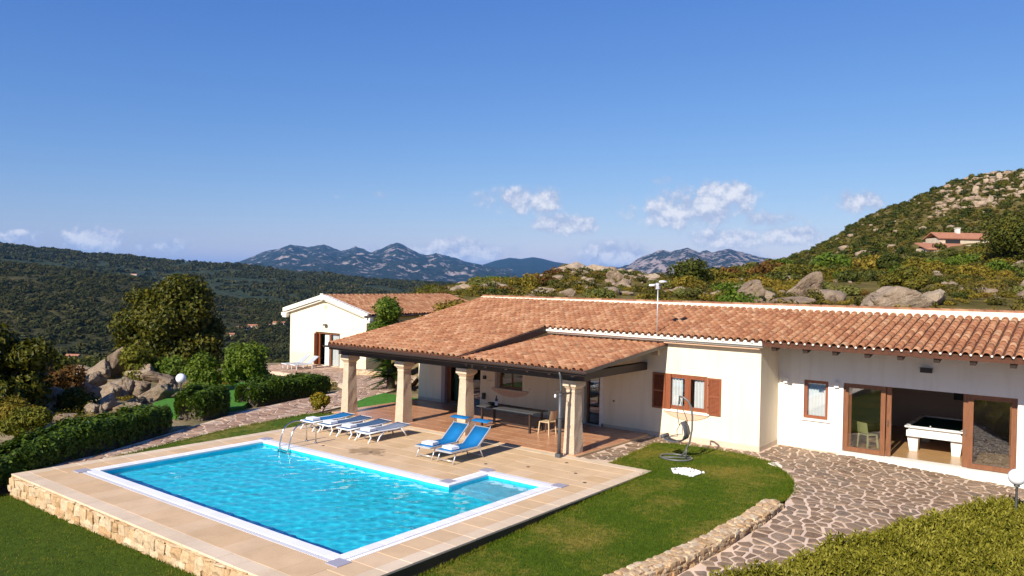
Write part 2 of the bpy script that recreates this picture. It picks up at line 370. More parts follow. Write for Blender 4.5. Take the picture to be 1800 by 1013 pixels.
def pool_mat():
    m, nt, b = new_mat('pool_mosaic'); v = obj_coord(nt, True)
    br = N(nt, 'ShaderNodeTexVoronoi', feature='F1', distance='CHEBYCHEV', i_Scale=16.0, i_Randomness=0.0); nt.links.new(v, br.inputs['Vector'])
    c = ramp(nt, br.outputs['Color'], [(.2, (.015,.74,.92)), (.8, (.05,.82,.96))])
    nt.links.new(c, b.inputs['Base Color']); b.inputs['Roughness'].default_value = .4; return m
MAT['pool_mosaic'] = pool_mat()
MAT['pool_step'] = plain('pool_step', (.22, .70, .86), .5, .06, 12)
def grass_mat(name, cols, dry, thr, amount=1.0):
    m, nt, b = new_mat(name); v = obj_coord(nt, True)
    n1 = noise_n(nt, v, 60, 4, .7); n2 = noise_n(nt, v, .55, 5, .6); n3 = noise_n(nt, v, 6, 5, .7)
    c = ramp(nt, n1, [(.3, cols[0]), (.55, cols[1]), (.75, cols[2])])
    c = mix_n(nt, math_n(nt, 'MULTIPLY', ramp(nt, math_n(nt, 'ADD', math_n(nt, 'MULTIPLY', n2, .7), math_n(nt, 'MULTIPLY', n3, .3)), [(thr, (0, 0, 0)), (thr+.14, (1, 1, 1))]), amount), c, dry)
    c = mix_n(nt, 1, c, ramp(nt, n3, [(.3, (.58,.64,.6)), (.7, (1.35,1.28,1.2))]), 'MULTIPLY')
    nt.links.new(c, b.inputs['Base Color']); b.inputs['Roughness'].default_value = .9; b.inputs['Specular IOR Level'].default_value = .15
    bump_n(nt, b, n1, .9, .03); return m
MAT['lawn'] = grass_mat('lawn', [(.036,.076,.002),(.068,.112,.004),(.105,.150,.008)], (.29,.215,.05), .49, .75)
MAT['lawn_low'] = grass_mat('lawn_low', [(.038,.070,.002),(.054,.088,.003),(.078,.112,.006)], (.18,.15,.03), .58, .45)
MAT['turf_bright'] = grass_mat('turf_bright', [(.055,.17,.022),(.075,.22,.03),(.11,.26,.045)], (.13,.2,.05), .6, .4)
MAT['grass_blade'] = leaf_mat('grass_blade', [(.032,.070,.004),(.058,.108,.006),(.092,.138,.012),(.21,.18,.05)], .25, .8, .55, own=0, gain=1.1, pw=1.3)
def ground_mat():
    m, nt, b = new_mat('dry_ground'); v = obj_coord(nt, True)
    n1 = noise_n(nt, v, .35, 8, .65); n2 = noise_n(nt, v, 3.0, 7, .7)
    c = ramp(nt, n1, [(.32, (.10,.09,.035)), (.46, (.19,.145,.065)), (.58, (.31,.225,.125)), (.70, (.40,.30,.185))])
    c = mix_n(nt, 1, c, ramp(nt, n2, [(.3, (.6,.6,.6)), (.7, (1.2,1.2,1.15))]), 'MULTIPLY')
    nt.links.new(c, b.inputs['Base Color']); b.inputs['Roughness'].default_value = .95
    bump_n(nt, b, n2, .9, .12); return m
MAT['ground'] = ground_mat()
def rock_mat():
    m, nt, b = new_mat('granite_rock'); v = obj_coord(nt, True)
    o = nt.nodes.new('ShaderNodeObjectInfo')
    n1 = noise_n(nt, v, 1.3, 8, .68); n2 = noise_n(nt, v, 14, 6, .7)
    c = ramp(nt, math_n(nt, 'ADD', math_n(nt, 'MULTIPLY', n1, .8), math_n(nt, 'MULTIPLY', o.outputs['Random'], .2)),
             [(.28, (.15,.10,.065)), (.42, (.32,.225,.145)), (.55, (.43,.32,.215)), (.70, (.52,.41,.29))])
    c = mix_n(nt, 1, c, ramp(nt, n2, [(.3, (.72,.72,.72)), (.7, (1.14,1.13,1.12))]), 'MULTIPLY')
    lich = ramp(nt, noise_n(nt, v, 4.2, 6, .7), [(.58, (0, 0, 0)), (.68, (1, 1, 1))])
    c = mix_n(nt, math_n(nt, 'MULTIPLY', lich, .5), c, (.17,.155,.12))
    nt.links.new(c, b.inputs['Base Color']); b.inputs['Roughness'].default_value = .92
    bump_n(nt, b, math_n(nt, 'ADD', noise_n(nt, v, 6, 8, .75), math_n(nt, 'MULTIPLY', n2, .4)), 1.0, .22); return m
MAT['rock'] = rock_mat()
MAT['leaf_oak'] = leaf_mat('leaf_oak', [(.012,.022,.005),(.040,.050,.009),(.095,.092,.014),(.19,.145,.024)], .22, .5, .5, own=0)
MAT['leaf_hedge'] = leaf_mat('leaf_hedge', [(.014,.034,.006),(.034,.068,.011),(.070,.115,.018),(.12,.16,.03)], .25, .5, 1.5, own=0)
MAT['leaf_shrub'] = leaf_mat('leaf_shrub', [(.024,.055,.010),(.062,.108,.018),(.115,.165,.032),(.18,.21,.06)], .3, .5, 1.0, own=0)
MAT['leaf_maquis'] = leaf_mat('leaf_maquis', [(.016,.028,.007),(.040,.054,.012),(.078,.082,.018),(.14,.115,.032)], .2, .6, .25)
MAT['leaf_scrub'] = leaf_mat('leaf_scrub', [(.026,.030,.010),(.055,.054,.016),(.092,.078,.025),(.16,.115,.045)], .15, .7, .25)
MAT['leaf_wood'] = leaf_mat('leaf_wood', [(.016,.024,.010),(.032,.040,.016),(.054,.056,.023),(.085,.074,.034)], .15, .7, .1, gain=1.1)
MAT['leaf_olive'] = leaf_mat('leaf_olive', [(.040,.052,.018),(.070,.085,.030),(.11,.12,.05),(.15,.15,.075)], .2, .6, .25)
MAT['leaf_dry'] = leaf_mat('leaf_dry', [(.055,.060,.012),(.12,.105,.02),(.19,.15,.035),(.27,.20,.07)], .3, .7, .8)
MAT['leaf_broom'] = leaf_mat('leaf_broom', [(.035,.055,.010),(.08,.095,.016),(.14,.14,.026),(.22,.20,.05)], .3, .6, .8, own=0)
MAT['leaf_brown'] = leaf_mat('leaf_brown', [(.05,.026,.012),(.10,.052,.02),(.15,.085,.032),(.075,.07,.022)], .2, .7, .8)
MAT['leaf_rosemary'] = leaf_mat('leaf_rosemary', [(.040,.042,.006),(.13,.135,.018),(.26,.25,.07),(.40,.37,.19)], .3, .6, .9, own=0, gain=1.25)
MAT['leaf_yellow'] = leaf_mat('leaf_yellow', [(.05,.08,.012),(.12,.12,.015),(.24,.17,.02),(.30,.22,.03)], .25, .55, 2, own=0)
MAT['leaf_palm'] = leaf_mat('leaf_palm', [(.012,.030,.008),(.025,.050,.012),(.045,.075,.018)], .15, .4, 1, own=0)
MAT['bark'] = plain('bark', (.10, .075, .052), .95, .35, 8, .8, 20, bdist=.03)
# ------------------------------------------------------------------ helpers: terrain
from mathutils.geometry import delaunay_2d_cdt
def ss(a, b, x):
    t = np.clip((np.asarray(x, float)-a)/(b-a), 0, 1); return t*t*(3-2*t)
_perm = np.random.default_rng(3).random((256, 256))
def vnoise(x, y):
    xi = np.floor(x).astype(int); yi = np.floor(y).astype(int); fx = x-xi; fy = y-yi
    fx = fx*fx*(3-2*fx); fy = fy*fy*(3-2*fy)
    g = lambda a, b: _perm[a % 256, b % 256]
    return (g(xi,yi)*(1-fx)+g(xi+1,yi)*fx)*(1-fy)+(g(xi,yi+1)*(1-fx)+g(xi+1,yi+1)*fx)*fy
def fbm(x, y, oct=5, gain=.5, ridged=False):
    s = 0; a = 1; t = 0
    for i in range(oct):
        n = vnoise(x*2**i+17.3*i, y*2**i+9.1*i)
        if ridged: n = 1-abs(2*n-1)
        s = s+a*n; t += a; a *= gain
    return s/t
def survey(b, D):
    """bearing b (survey units, 900 = straight ahead) and distance D in metres -> ground x, y"""
    t = (np.asarray(b, float)-900)/FPX; D = np.asarray(D, float)
    return CAM.x-D*math.sin(YAW)+D*t*math.cos(YAW), CAM.y+D*math.cos(YAW)+D*t*math.sin(YAW)
def elev(b, e, D):
    """height of a point seen at elevation reading e on bearing b at distance D"""
    return 5.5+D*((488.8+(np.asarray(b, float)-900)*.0189)-e)/FPX
def unsurvey(x, y):
    dx = x-CAM.x; dy = y-CAM.y
    D = -dx*math.sin(YAW)+dy*math.cos(YAW); L = dx*math.cos(YAW)+dy*math.sin(YAW)
    return 900+FPX*L/np.maximum(D, .1), D
def patio_z(x, y): return -.052-.046*np.maximum(0, x-15.4)-.052*np.maximum(0, 10.3-y)*ss(11.4, 14.5, x)
def path_z(x, y): return -.08-.042*np.maximum(0, -6-np.asarray(x, float))-.10*ss(1.0, -3, y)
def lawn_z(x, y): return -.025-.030*np.clip(10-np.asarray(y, float), 0, 10)-.09*np.maximum(0, -np.asarray(y, float))
def ground_z(x, y):
    x = np.asarray(x, float); y = np.asarray(y, float)
    left = -.15-.042*np.maximum(0, -6-x)-.10*np.maximum(0, -27-x)-.6*ss(1.5, -3.0, y)
    left = left+(fbm(x*.35, y*.35, 4)-.5)*.5*ss(-13.5, -17, x)-.12*ss(-6.5,-7.5,x)
    right = np.minimum(np.minimum(-.4, patio_z(x, y)-.16), lawn_z(x, y)-.15)
    w = ss(-2.0, -1.0, x)*ss(24.5, 22.5, y)
    z = left*(1-w)+right*w
    z = np.where((x > -1.5)&(y < -1.5), -.85, z)
    b, D = unsurvey(x, y)
    z = z+4.2*ss(37, 60, D)*ss(720, 830, b)*ss(20, 25, y)
    ins = (x > -.95)&(x < 11.1)&(y > -1.3)&(y < 10)
    z = np.where(ins, -2.6, z)
    return z-.09*np.maximum(0, np.hypot(x, y)-55)
def grid_mesh(name, xs, ys, zf, mat):
    X, Y = np.meshgrid(xs, ys); Z = zf(X, Y); nx, ny = len(xs), len(ys)
    V = np.stack([X, Y, Z], -1).reshape(-1, 3)
    i = np.arange((ny-1)*(nx-1)); r = i//(nx-1); c = i % (nx-1); a = r*nx+c
    return np_mesh(name, V, np.stack([a, a+1, a+nx+1, a+nx], -1), mat, True)
gx = np.concatenate([np.arange(-75, -28, 1.5), np.arange(-28, 26, .5), np.arange(26, 60, 1.5)])
gy = np.concatenate([np.arange(-45, -10, 1.5), np.arange(-10, 28, .5), np.arange(28, 75, 1.5)])
tag(link('ground', grid_mesh('ground', gx, gy, ground_z, MAT['ground'])), 'dry stony ground around the villa terrace', 'ground', kind='structure')

def in_poly(px, py, poly):
    ins = False; n = len(poly); j = n-1
    for i in range(n):
        xi, yi = poly[i]; xj, yj = poly[j]
        if (yi > py) != (yj > py) and px < (xj-xi)*(py-yi)/(yj-yi)+xi: ins = not ins
        j = i
    return ins
def sheet(name, poly, zf, mat, step=.5, skirt=0):
    """a triangulated sheet over a polygon following zf, with an optional skirt"""
    pts = []
    for i, a in enumerate(poly):
        b = poly[(i+1) % len(poly)]; n = max(1, int(math.dist(a, b)/step))
        pts += [(a[0]+(b[0]-a[0])*k/n, a[1]+(b[1]-a[1])*k/n) for k in range(n)]
    nb = len(pts); xs = [p[0] for p in poly]; ys = [p[1] for p in poly]
    for x in np.arange(min(xs)+step/2, max(xs), step):
        for y in np.arange(min(ys)+step/2, max(ys), step):
            if in_poly(x, y, poly): pts.append((x, y))
    r = delaunay_2d_cdt([Vector(p) for p in pts], [(i, (i+1) % nb) for i in range(nb)], [], 1, 1e-4)
    V = [(p.x, p.y, float(zf(p.x, p.y))) for p in r[0]]; F = [tuple(f) for f in r[2]]
    if skirt:
        o = len(V); bp = [(*p, float(zf(*p))-skirt) for p in pts[:nb]]; bt = [(*p, float(zf(*p))) for p in pts[:nb]]
        V += bt+bp; F += [(o+i, o+nb+i, o+nb+(i+1) % nb, o+(i+1) % nb) for i in range(nb)]
    me = bpy.data.meshes.new(name); me.from_pydata(V, [], F); me.materials.append(mat); me.update()
    return me

# ------------------------------------------------------------------ lawns
LAWN = [(11.47,-9),(14.0,-9),(14.0,-2),(14.25,2.1),(14.72,4.3),(15.0,6.2),(15.12,8.2),(15.14,9.55),(15.36,9.95),(15.2,11.05),(14.9,12.0),(14.4,12.9),(13.5,13.98),
        (12.6,14.33),(11.7,14.42),(10.3,14.36),(9.68,14.0),(9.84,12.4),(10.05,10.40),(11.47,10.40)]
tag(link('lawn', sheet('lawn', LAWN, lawn_z, MAT['lawn'], .4, .3)), 'mown lawn with dry patches between pool deck and flagstone patio', 'lawn', kind='structure')
LOWLAWN = [(-1.9,-1.9),(-1.2,-1.72),(11.5,-1.72),(11.46,-12),(-14,-12),(-8,-7),(-2.6,-2.6)]
low_z = lambda x, y: -.57+.012*max(0, x)-.03*max(0, -2-y)+.0*x
tag(link('lawn', sheet('lawn', LOWLAWN, low_z, MAT['lawn_low'], .6, .4)), 'lower lawn below the stone retaining wall of the pool', 'lawn', kind='structure')
tag(link('lawn', sheet('lawn', [(-1.33,.9),(-1.33,10.25),(-2.85,10.25),(-3.3,9.5),(-2.85,5.9),(-1.85,2.4)], lambda x, y: -.045, MAT['lawn'], .5, .3)),
    'narrow wedge of lawn between the pool deck and the stone path', 'lawn', kind='structure')
tag(link('lawn', sheet('lawn', [(-3.9,12.2),(-2.95,11.2),(-2.9,15.6),(-5.4,15.6),(-4.9,14)], lambda x, y: -.045, MAT['turf_bright'], .5, .3)),
    'bright grass patch beside the left end of the veranda', 'lawn', kind='structure')
TURF = [(-7.4,6.2),(-9.0,6.6),(-11.5,7.6),(-13.5,10.0),(-16,15.0),(-15,16.8),(-10.5,14.6),(-9.3,12.5),(-8.2,10.2),(-7.1,9.2),(-6.4,7.6)]
tag(link('lawn', sheet('lawn', TURF, lambda x, y: path_z(x, y)+.03-.0*y, MAT['turf_bright'], .5, .3)),
    'bright green lawn between the clipped hedges and the boulders', 'lawn', kind='structure')

# grass blades along the two nearer lawns
def blades(name, poly, zf, n, h, mat, label, seed):
    rg = np.random.default_rng(seed); xs = [p[0] for p in poly]; ys = [p[1] for p in poly]; P = []
    while len(P) < n:
        for x, y in zip(rg.uniform(min(xs), max(xs), 4000), rg.uniform(max(-7, min(ys)), max(ys), 4000)):
            if in_poly(x, y, poly): P.append((x, y))
    P = np.array(P[:n]); z = np.array([float(zf(x, y)) for x, y in P]); a = rg.uniform(0, 6.28, n); hh = h*rg.uniform(.5, 1.2, n); w = .009
    lx = rg.normal(0, .35, n)*hh; ly = rg.normal(0, .35, n)*hh
    V = np.empty((n, 3, 3)); V[:, 0] = np.stack([P[:, 0]-w*np.cos(a), P[:, 1]-w*np.sin(a), z-.005], -1)
    V[:, 1] = np.stack([P[:, 0]+w*np.cos(a), P[:, 1]+w*np.sin(a), z-.005], -1)
    V[:, 2] = np.stack([P[:, 0]+lx, P[:, 1]+ly, z+hh], -1)
    o = link(name, np_mesh(name, V.reshape(-1, 3), np.arange(3*n).reshape(n, 3), mat)); tag(o, label, 'grass', kind='stuff')
blades('grass', LAWN, lawn_z, 75000, .035, MAT['grass_blade'], 'short grass blades growing on the lawn beside the patio', 5)
blades('grass', LOWLAWN, low_z, 26000, .035, MAT['grass_blade'], 'short grass blades on the lower lawn by the retaining wall', 6)

def fringe(poly, zf, n, label, seed, skip=None):
    """longer ragged blades along the border of a lawn"""
    rg = np.random.default_rng(seed); P = []; per = [math.dist(poly[i], poly[(i+1) % len(poly)]) for i in range(len(poly))]; tot = sum(per)
    for s in rg.uniform(0, tot, n):
        i = 0
        while s > per[i]: s -= per[i]; i += 1
        (x0, y0), (x1, y1) = poly[i], poly[(i+1) % len(poly)]; t = s/per[i]; nx, ny = (y1-y0)/per[i], -(x1-x0)/per[i]
        x, y = x0+(x1-x0)*t, y0+(y1-y0)*t; k = .02+.07*vnoise(np.array(x*2.1), np.array(y*2.1)); o = rg.normal(0, 1)*float(k)
        P.append((x+nx*o, y+ny*o))
    P = np.array(P); P = P[(P[:, 1] > -7)]; n = len(P); z = np.array([float(zf(x, y)) for x, y in P]); a = rg.uniform(0, 6.28, n); h = .065*rg.uniform(.4, 1.3, n); w = .010
    V = np.empty((n, 3, 3)); V[:, 0] = np.stack([P[:, 0]-w*np.cos(a), P[:, 1]-w*np.sin(a), z-.02], -1); V[:, 1] = np.stack([P[:, 0]+w*np.cos(a), P[:, 1]+w*np.sin(a), z-.02], -1)
    V[:, 2] = np.stack([P[:, 0]+rg.normal(0, .5, n)*h, P[:, 1]+rg.normal(0, .5, n)*h, z+h], -1)
    o = link('grass', np_mesh('grass', V.reshape(-1, 3), np.arange(3*n).reshape(n, 3), MAT['grass_blade'])); tag(o, label, 'grass', kind='stuff')
fringe(LAWN, lawn_z, 16000, 'ragged grass along the border of the lawn and patio', 15)
fringe(LOWLAWN, low_z, 9000, 'ragged grass along the foot of the retaining wall', 16)
fringe([(-1.33,.9),(-1.33,10.25),(-2.85,10.25),(-3.3,9.5),(-2.85,5.9),(-1.85,2.4)], lambda x, y: -.045, 5000, 'ragged grass along the border of the stone path', 17)

# ------------------------------------------------------------------ crazy paving
def clip(poly, nx, ny, c):
    out = []
    for i, (x, y) in enumerate(poly):
        x2, y2 = poly[(i+1) % len(poly)]; d = nx*x+ny*y-c; d2 = nx*x2+ny*y2-c
        if d <= 0: out.append((x, y))
        if (d < 0 < d2) or (d2 < 0 < d): t = d/(d-d2); out.append((x+(x2-x)*t, y+(y2-y)*t))
    return out
def crazy(poly, s, joint, seed):
    rg = random.Random(seed); xs = [p[0] for p in poly]; ys = [p[1] for p in poly]; seeds = {}
    nx = int((max(xs)-min(xs))/s)+3; ny = int((max(ys)-min(ys))/s)+3
    for i in range(-1, nx):
        for j in range(-1, ny):
            if rg.random() < .10: continue
            seeds[i, j] = (min(xs)+(i+.5*(j % 2)+rg.uniform(-.46, .46))*s, min(ys)+(j+rg.uniform(-.46, .46))*s)
    cells = []
    for (i, j), (x, y) in seeds.items():
        if not in_poly(x, y, poly): continue
        c = [(x-2*s, y-2*s), (x+2*s, y-2*s), (x+2*s, y+2*s), (x-2*s, y+2*s)]
        for a in range(-3, 4):
            for b in range(-3, 4):
                q = seeds.get((i+a, j+b))
                if q is None or (a == 0 and b == 0): continue
                dx, dy = q[0]-x, q[1]-y; L = math.hypot(dx, dy)
                c = clip(c, dx/L, dy/L, (dx*(x+q[0])/2+dy*(y+q[1])/2)/L-joint*rg.uniform(.6, 1.5)/2)
                if len(c) < 3: break
            if len(c) < 3: break
        if len(c) < 3: continue
        if all(in_poly(px, py, poly) for px, py in c): cells.append(((x, y), c))
        else:
            # trim against the border: pull the outside corners in towards the middle
            k = [(px, py) if in_poly(px, py, poly) else (x+(px-x)*.45, y+(py-y)*.45) for px, py in c]
            if all(in_poly(px, py, poly) for px, py in k): cells.append(((x, y), k))
    return cells
def paving(parent, cells, zf, thick, mat, name, limit=300, seed=1):
    cells.sort(key=lambda c: (c[0][0]-CAM.x)**2+(c[0][1]-CAM.y)**2)
    rg = random.Random(seed); rest = MB()
    for n, ((x, y), c) in enumerate(cells):
        z = float(zf(x, y)); h = thick*rg.uniform(.6, 1.3); k = len(c)
        inner = [(x+(px-x)*.93, y+(py-y)*.93) for px, py in c]
        V = [(px, py, float(zf(px, py))-.02) for px, py in c]+[(px, py, float(zf(px, py))+h*.65) for px, py in c]+[(px, py, float(zf(px, py))+h+rg.uniform(-.002, .002)) for px, py in inner]
        F = [(i, (i+1) % k, k+(i+1) % k, k+i) for i in range(k)]+[(k+i, k+(i+1) % k, 2*k+(i+1) % k, 2*k+i) for i in range(k)]+[tuple(range(2*k, 3*k))]
        if n < limit:
            m = MB().add([(a-x, b-y, c2-z) for a, b, c2 in V], F); m.build(name, mat, parent, loc=(x, y, z))
        else: rest.add(V, F)
    if rest.v: tag(rest.build(name, mat, parent), kind='stuff')
PATIO = [(8.85,10.36),(10.0,10.36),(9.8,12.4),(9.62,14.03),(10.3,14.42),(11.7,14.48),(12.65,14.38),(13.55,14.03),(14.45,12.95),(14.95,12.0),(15.26,11.1),(15.42,9.95),(15.56,9.5),
         (15.56,8.2),(15.42,6.0),(15.18,4.2),(14.72,2.1),(14.45,-2),(14.45,-5),(18,-5),(24,-3),(26,8),(26,16.92),(12.8,16.92),(12.8,15.2),(8.85,15.2)]
patio = tag(link('patio', sheet('patio', PATIO, patio_z, MAT['flag_joint'], .5, .3)), 'patio of brown crazy paving with pale joints in front of the right wing', 'patio', kind='structure')
PATVIS = [p for p in PATIO if p[1] > -4]
cells = [c for c in crazy([(8.85,10.36),(10.0,10.36),(9.8,12.4),(9.62,14.03),(10.3,14.42),(11.7,14.48),(12.65,14.38),(13.55,14.03),(14.45,12.95),(14.95,12.0),(15.26,11.1),(15.42,9.95),(15.56,9.5),
         (15.56,8.2),(15.42,6.0),(15.18,4.2),(14.72,2.1),(14.5,0),(17,0),(18,3),(19.2,7.4),(20.6,11),(22,12),(22,16.82),(12.86,16.82),(12.86,15.12),(8.85,15.12)], .29, .066, 11)]
paving(patio, cells, patio_z, .022, MAT['flag'], 'flagstone')
PATH = [(-1.40,.2),(-1.42,.8),(-1.9,2.3),(-2.95,5.9),(-3.4,9.6),(-3.95,11.9),(-4.95,14.0),(-5.5,15.7),(-6.0,17.0),(-7.0,19.0),(-9.5,22),(-13,23.7),(-15.9,23.9),(-24.3,23.9),(-24.3,20.3),(-18,19.6),(-12,18.0),
        (-9,16.4),(-7.5,14.4),(-6.9,11.7),(-5.8,8.3),(-3.75,4.0),(-2.3,1.0),(-2.0,-.6),(-1.45,-1.4)]
path = tag(link('path', sheet('path', PATH, path_z, MAT['path_joint'], .5, .2)), 'crazy paved path of reddish stones curving from the pool to the small annex', 'path', kind='structure')
paving(path, crazy(PATH, .40, .06, 12), path_z, .02, MAT['path_stone'], 'flagstone')

# ------------------------------------------------------------------ pool deck
DX0, DX1, DY0, DY1 = -1.3, 11.42, -1.62, 10.33
deck = empty('pool_deck', (0, 0, 0), label='sandy tiled pool deck around the L-shaped pool', cat='pool deck', kind='structure')
CP = .38                                                     # coping width
L_, W_, E_, G_ = 10.07, 5.24, 1.9, 1.64                      # pool length, width, alcove width and depth
ox0, ox1, oy0, oy1 = -CP, L_+CP, -CP, W_+CP                  # outer coping of the main basin
ax0, ay1 = L_-E_-CP, W_+G_+CP                                # outer coping of the alcove
base = MB()
rects = [(DX0,ox0,DY0,DY1),(ox0,ox1,DY0,oy0),(ox1,DX1,DY0,DY1),(ox0,ax0,oy1,DY1),(ax0,ox1,ay1,DY1)]
for (a, b, c, d) in rects: base.box(a+.012, b-.012, c+.012, d-.012, -.45, -.012)
base.build('deck_slab', MAT['deck_joint'], deck)
tiles = []
def tile_rect(a, b, c, d, s=.6):
    nx = max(1, round((b-a)/s)); ny = max(1, round((d-c)/s)); w = (b-a)/nx; h = (d-c)/ny
    for i in range(nx):
        for j in range(ny): tiles.append((a+(i+.5)*w, c+(j+.5)*h, w, h))
EB = .34
tile_rect(ox0, ox1, DY0+EB, oy0, .62); tile_rect(DX0+EB, ox0, DY0+EB, DY1-EB, .62); tile_rect(ox1, DX1-EB, DY0+EB, DY1-EB, .62)
tile_rect(ox0, ax0, oy1, DY1-EB, .62); tile_rect(ax0, ox1, ay1, DY1-EB, .62)
edge_tiles = []
def edge_rect(a, b, c, d):
    n = max(1, round(max(b-a, d-c)/.62))
    for i in range(n):
        if b-a > d-c: edge_tiles.append((a+(i+.5)*(b-a)/n, (c+d)/2, (b-a)/n, d-c))
        else: edge_tiles.append(((a+b)/2, c+(i+.5)*(d-c)/n, b-a, (d-c)/n))
edge_rect(DX0-.04, DX1+.03, DY0-.05, DY0+EB); edge_rect(DX0-.04, DX0+EB, DY0+EB, DY1-EB); edge_rect(DX1-EB, DX1+.03, DY0+EB, DY1-EB); edge_rect(DX0-.04, DX1+.03, DY1-EB, DY1)
meshes = {}
rg = random.Random(4)
def tile_obj(name, x, y, w, h, mat, parent, z=0.0, th=.03, gap=.006):
    key = (name, round(w, 3), round(h, 3), mat.name)
    if key not in meshes:
        a, b = w/2-gap/2, h/2-gap/2; e = .005
        m = MB().frustum(-a, a, -b, b, -th, -a, a, -b, b, -e); m.v = m.v[:]
        V = m.v+[(-a+e, -b+e, 0), (a-e, -b+e, 0), (a-e, b-e, 0), (-a+e, b-e, 0)]
        F = [(0,1,5,4),(1,2,6,5),(2,3,7,6),(3,0,4,7),(4,5,9,8),(5,6,10,9),(6,7,11,10),(7,4,8,11),(8,9,10,11)]
        meshes[key] = MB().add(V, F).mesh(name, mat)
    return link(name, meshes[key], parent, loc=(x, y, z+rg.uniform(-.002, .0015)))
for (x, y, w, h) in tiles: tile_obj('deck_tile', x, y, w, h, MAT['deck_tile'], deck)
for (x, y, w, h) in edge_tiles: tile_obj('edge_tile', x, y, w, h, MAT['deck_edge'], deck, .004, .045)
for (x, y) in [(7.35,7.75),(8.5,8.3),(9.05,9.5),(9.95,8.6),(10.7,7.9),(1.9,6.15),(3.7,6.55)]:
    MB().lathe([(0,-.01),(.055,-.01),(.055,.004),(.04,.009),(0,.009)], n=10).build('drain_cover', MAT['brown_metal'], deck, loc=(x, y, .001))
MB().box(DX1+.002, DX1+.012, DY0, DY1-.02, -.7, -.05).build('edge_board', MAT['brown_metal'], deck)

# stone retaining wall below the deck
rwall = empty('retaining_wall', (5, DY0, -.6), label='rough golden stone retaining wall under the front edge of the pool deck', cat='stone wall')
MB().box(DX0+.08, DX1-.0, DY0+.06, DY0+.4, -1.0, -.05).box(DX0+.06, DX0+.3, DY0+.405, 1.2, -1.0, -.05).build('wall_core', MAT['wall_mortar'], rwall, loc=(-5, -DY0, .6))
def stone_mesh(seed):
    rs = np.random.default_rng(seed); bm = bmesh.new(); bmesh.ops.create_cube(bm, size=1); bmesh.ops.subdivide_edges(bm, edges=bm.edges[:], cuts=1, use_grid_fill=True)
    for v in bm.verts:
        d = Vector(v.co); r = d.length
        v.co = d*(.72+.28*(.5/max(abs(d.x), abs(d.y), abs(d.z)) if r else 1))
        l = v.co.length; v.co = v.co.normalized()*(l*.55+.27) + Vector(rs.normal(0, .045, 3))
    for f in bm.faces: f.smooth = False
    me = bpy.data.meshes.new('stone'); bm.to_mesh(me); bm.free(); me.materials.append(MAT['wall_stone']); return me
STONES = [stone_mesh(i) for i in range(10)]
rs = random.Random(21)
def stone_row(parent, p0, p1, z0, z1, depth, smin, smax, off, count_max=300):
    """courses of stones along p0->p1 between z0 and z1"""
    d = Vector((p1[0]-p0[0], p1[1]-p0[1], 0)); L = d.length; d.normalize(); ang = math.atan2(d.y, d.x); n = 0
    z = z0
    while z < z1-.03:
        h = min(rs.uniform(smin*.7, smax*.8), z1-z); t = rs.uniform(-.1, 0)
        while t < L:
            w = rs.uniform(smin, smax)*1.15
            c = Vector((p0[0], p0[1], 0))+d*(t+w/2)
            link('stone', rs.choice(STONES), parent, loc=(c.x+off[0], c.y+off[1], z+h/2+off[2]+rs.uniform(-.012, .012)), rot=(rs.uniform(-.12, .12), rs.uniform(-.16, .16), ang+rs.uniform(-.1, .1)),
                 scale=(w*1.12, depth*rs.uniform(.8, 1.2), h*1.18)); n += 1
            t += w
        z += h
    return n
stone_row(rwall, (DX0+.02, DY0+.02), (9.6, DY0+.02), -.64, -.05, .22, .17, .31, (-5, -DY0, .6))
stone_row(rwall, (DX0+.03, .8), (DX0+.03, DY0+.1), -.6, -.05, .2, .16, .28, (-5, -DY0, .6))

# low dry-stone wall that edges the lawn
lwall = empty('low_stone_wall', (15.2, 6, -.3), label='low curved dry stone wall between the lawn and the crazy paving', cat='stone wall')
LW = [(13.85,-2.0),(14.42,2.1),(14.90,4.2),(15.16,6.0),(15.29,8.2),(15.28,9.45)]
for (a, b) in zip(LW[:-1], LW[1:]):
    zt = float(lawn_z(*a))*.0+.02; zb0 = float(patio_z(b[0]+.3, b[1]))
    top = lambda p: float(lawn_z(p[0], p[1]))+.07
    core = MB().bar((a[0], a[1], top(a)-.33), (b[0], b[1], top(b)-.33), .36, .5); core.build('wall_core', MAT['wall_mortar'], lwall, loc=(-15.2, -6, .3))
    d = Vector((b[0]-a[0], b[1]-a[1], 0)).normalized(); nrm = Vector((d.y, -d.x, 0))
    p0 = (a[0]+nrm.x*.17, a[1]+nrm.y*.17); p1 = (b[0]+nrm.x*.17, b[1]+nrm.y*.17)
    tz = (top(a)+top(b))/2
    stone_row(lwall, p0, p1, min(float(patio_z(*a)), float(patio_z(*b)))-.05, tz, .18, .11, .23, (-15.2, -6, .3))
    for k in (-.15, -.02, .10):                                      # cap stones
        q0 = (a[0]+nrm.x*k, a[1]+nrm.y*k); q1 = (b[0]+nrm.x*k, b[1]+nrm.y*k)
        L = math.dist(q0, q1); t = 0; ang = math.atan2(d.y, d.x)
        while t < L:
            w = rs.uniform(.12, .27); f = (t+w/2)/L; tt = top(a)+(top(b)-top(a))*f
            link('stone', rs.choice(STONES), lwall, loc=(q0[0]+d.x*(t+w/2)-15.2, q0[1]+d.y*(t+w/2)-6, tt-.05+.3+rs.uniform(-.02, .02)), rot=(0, 0, ang+rs.uniform(-.2, .2)), scale=(w*1.1, rs.uniform(.14, .21), .15)); t += w

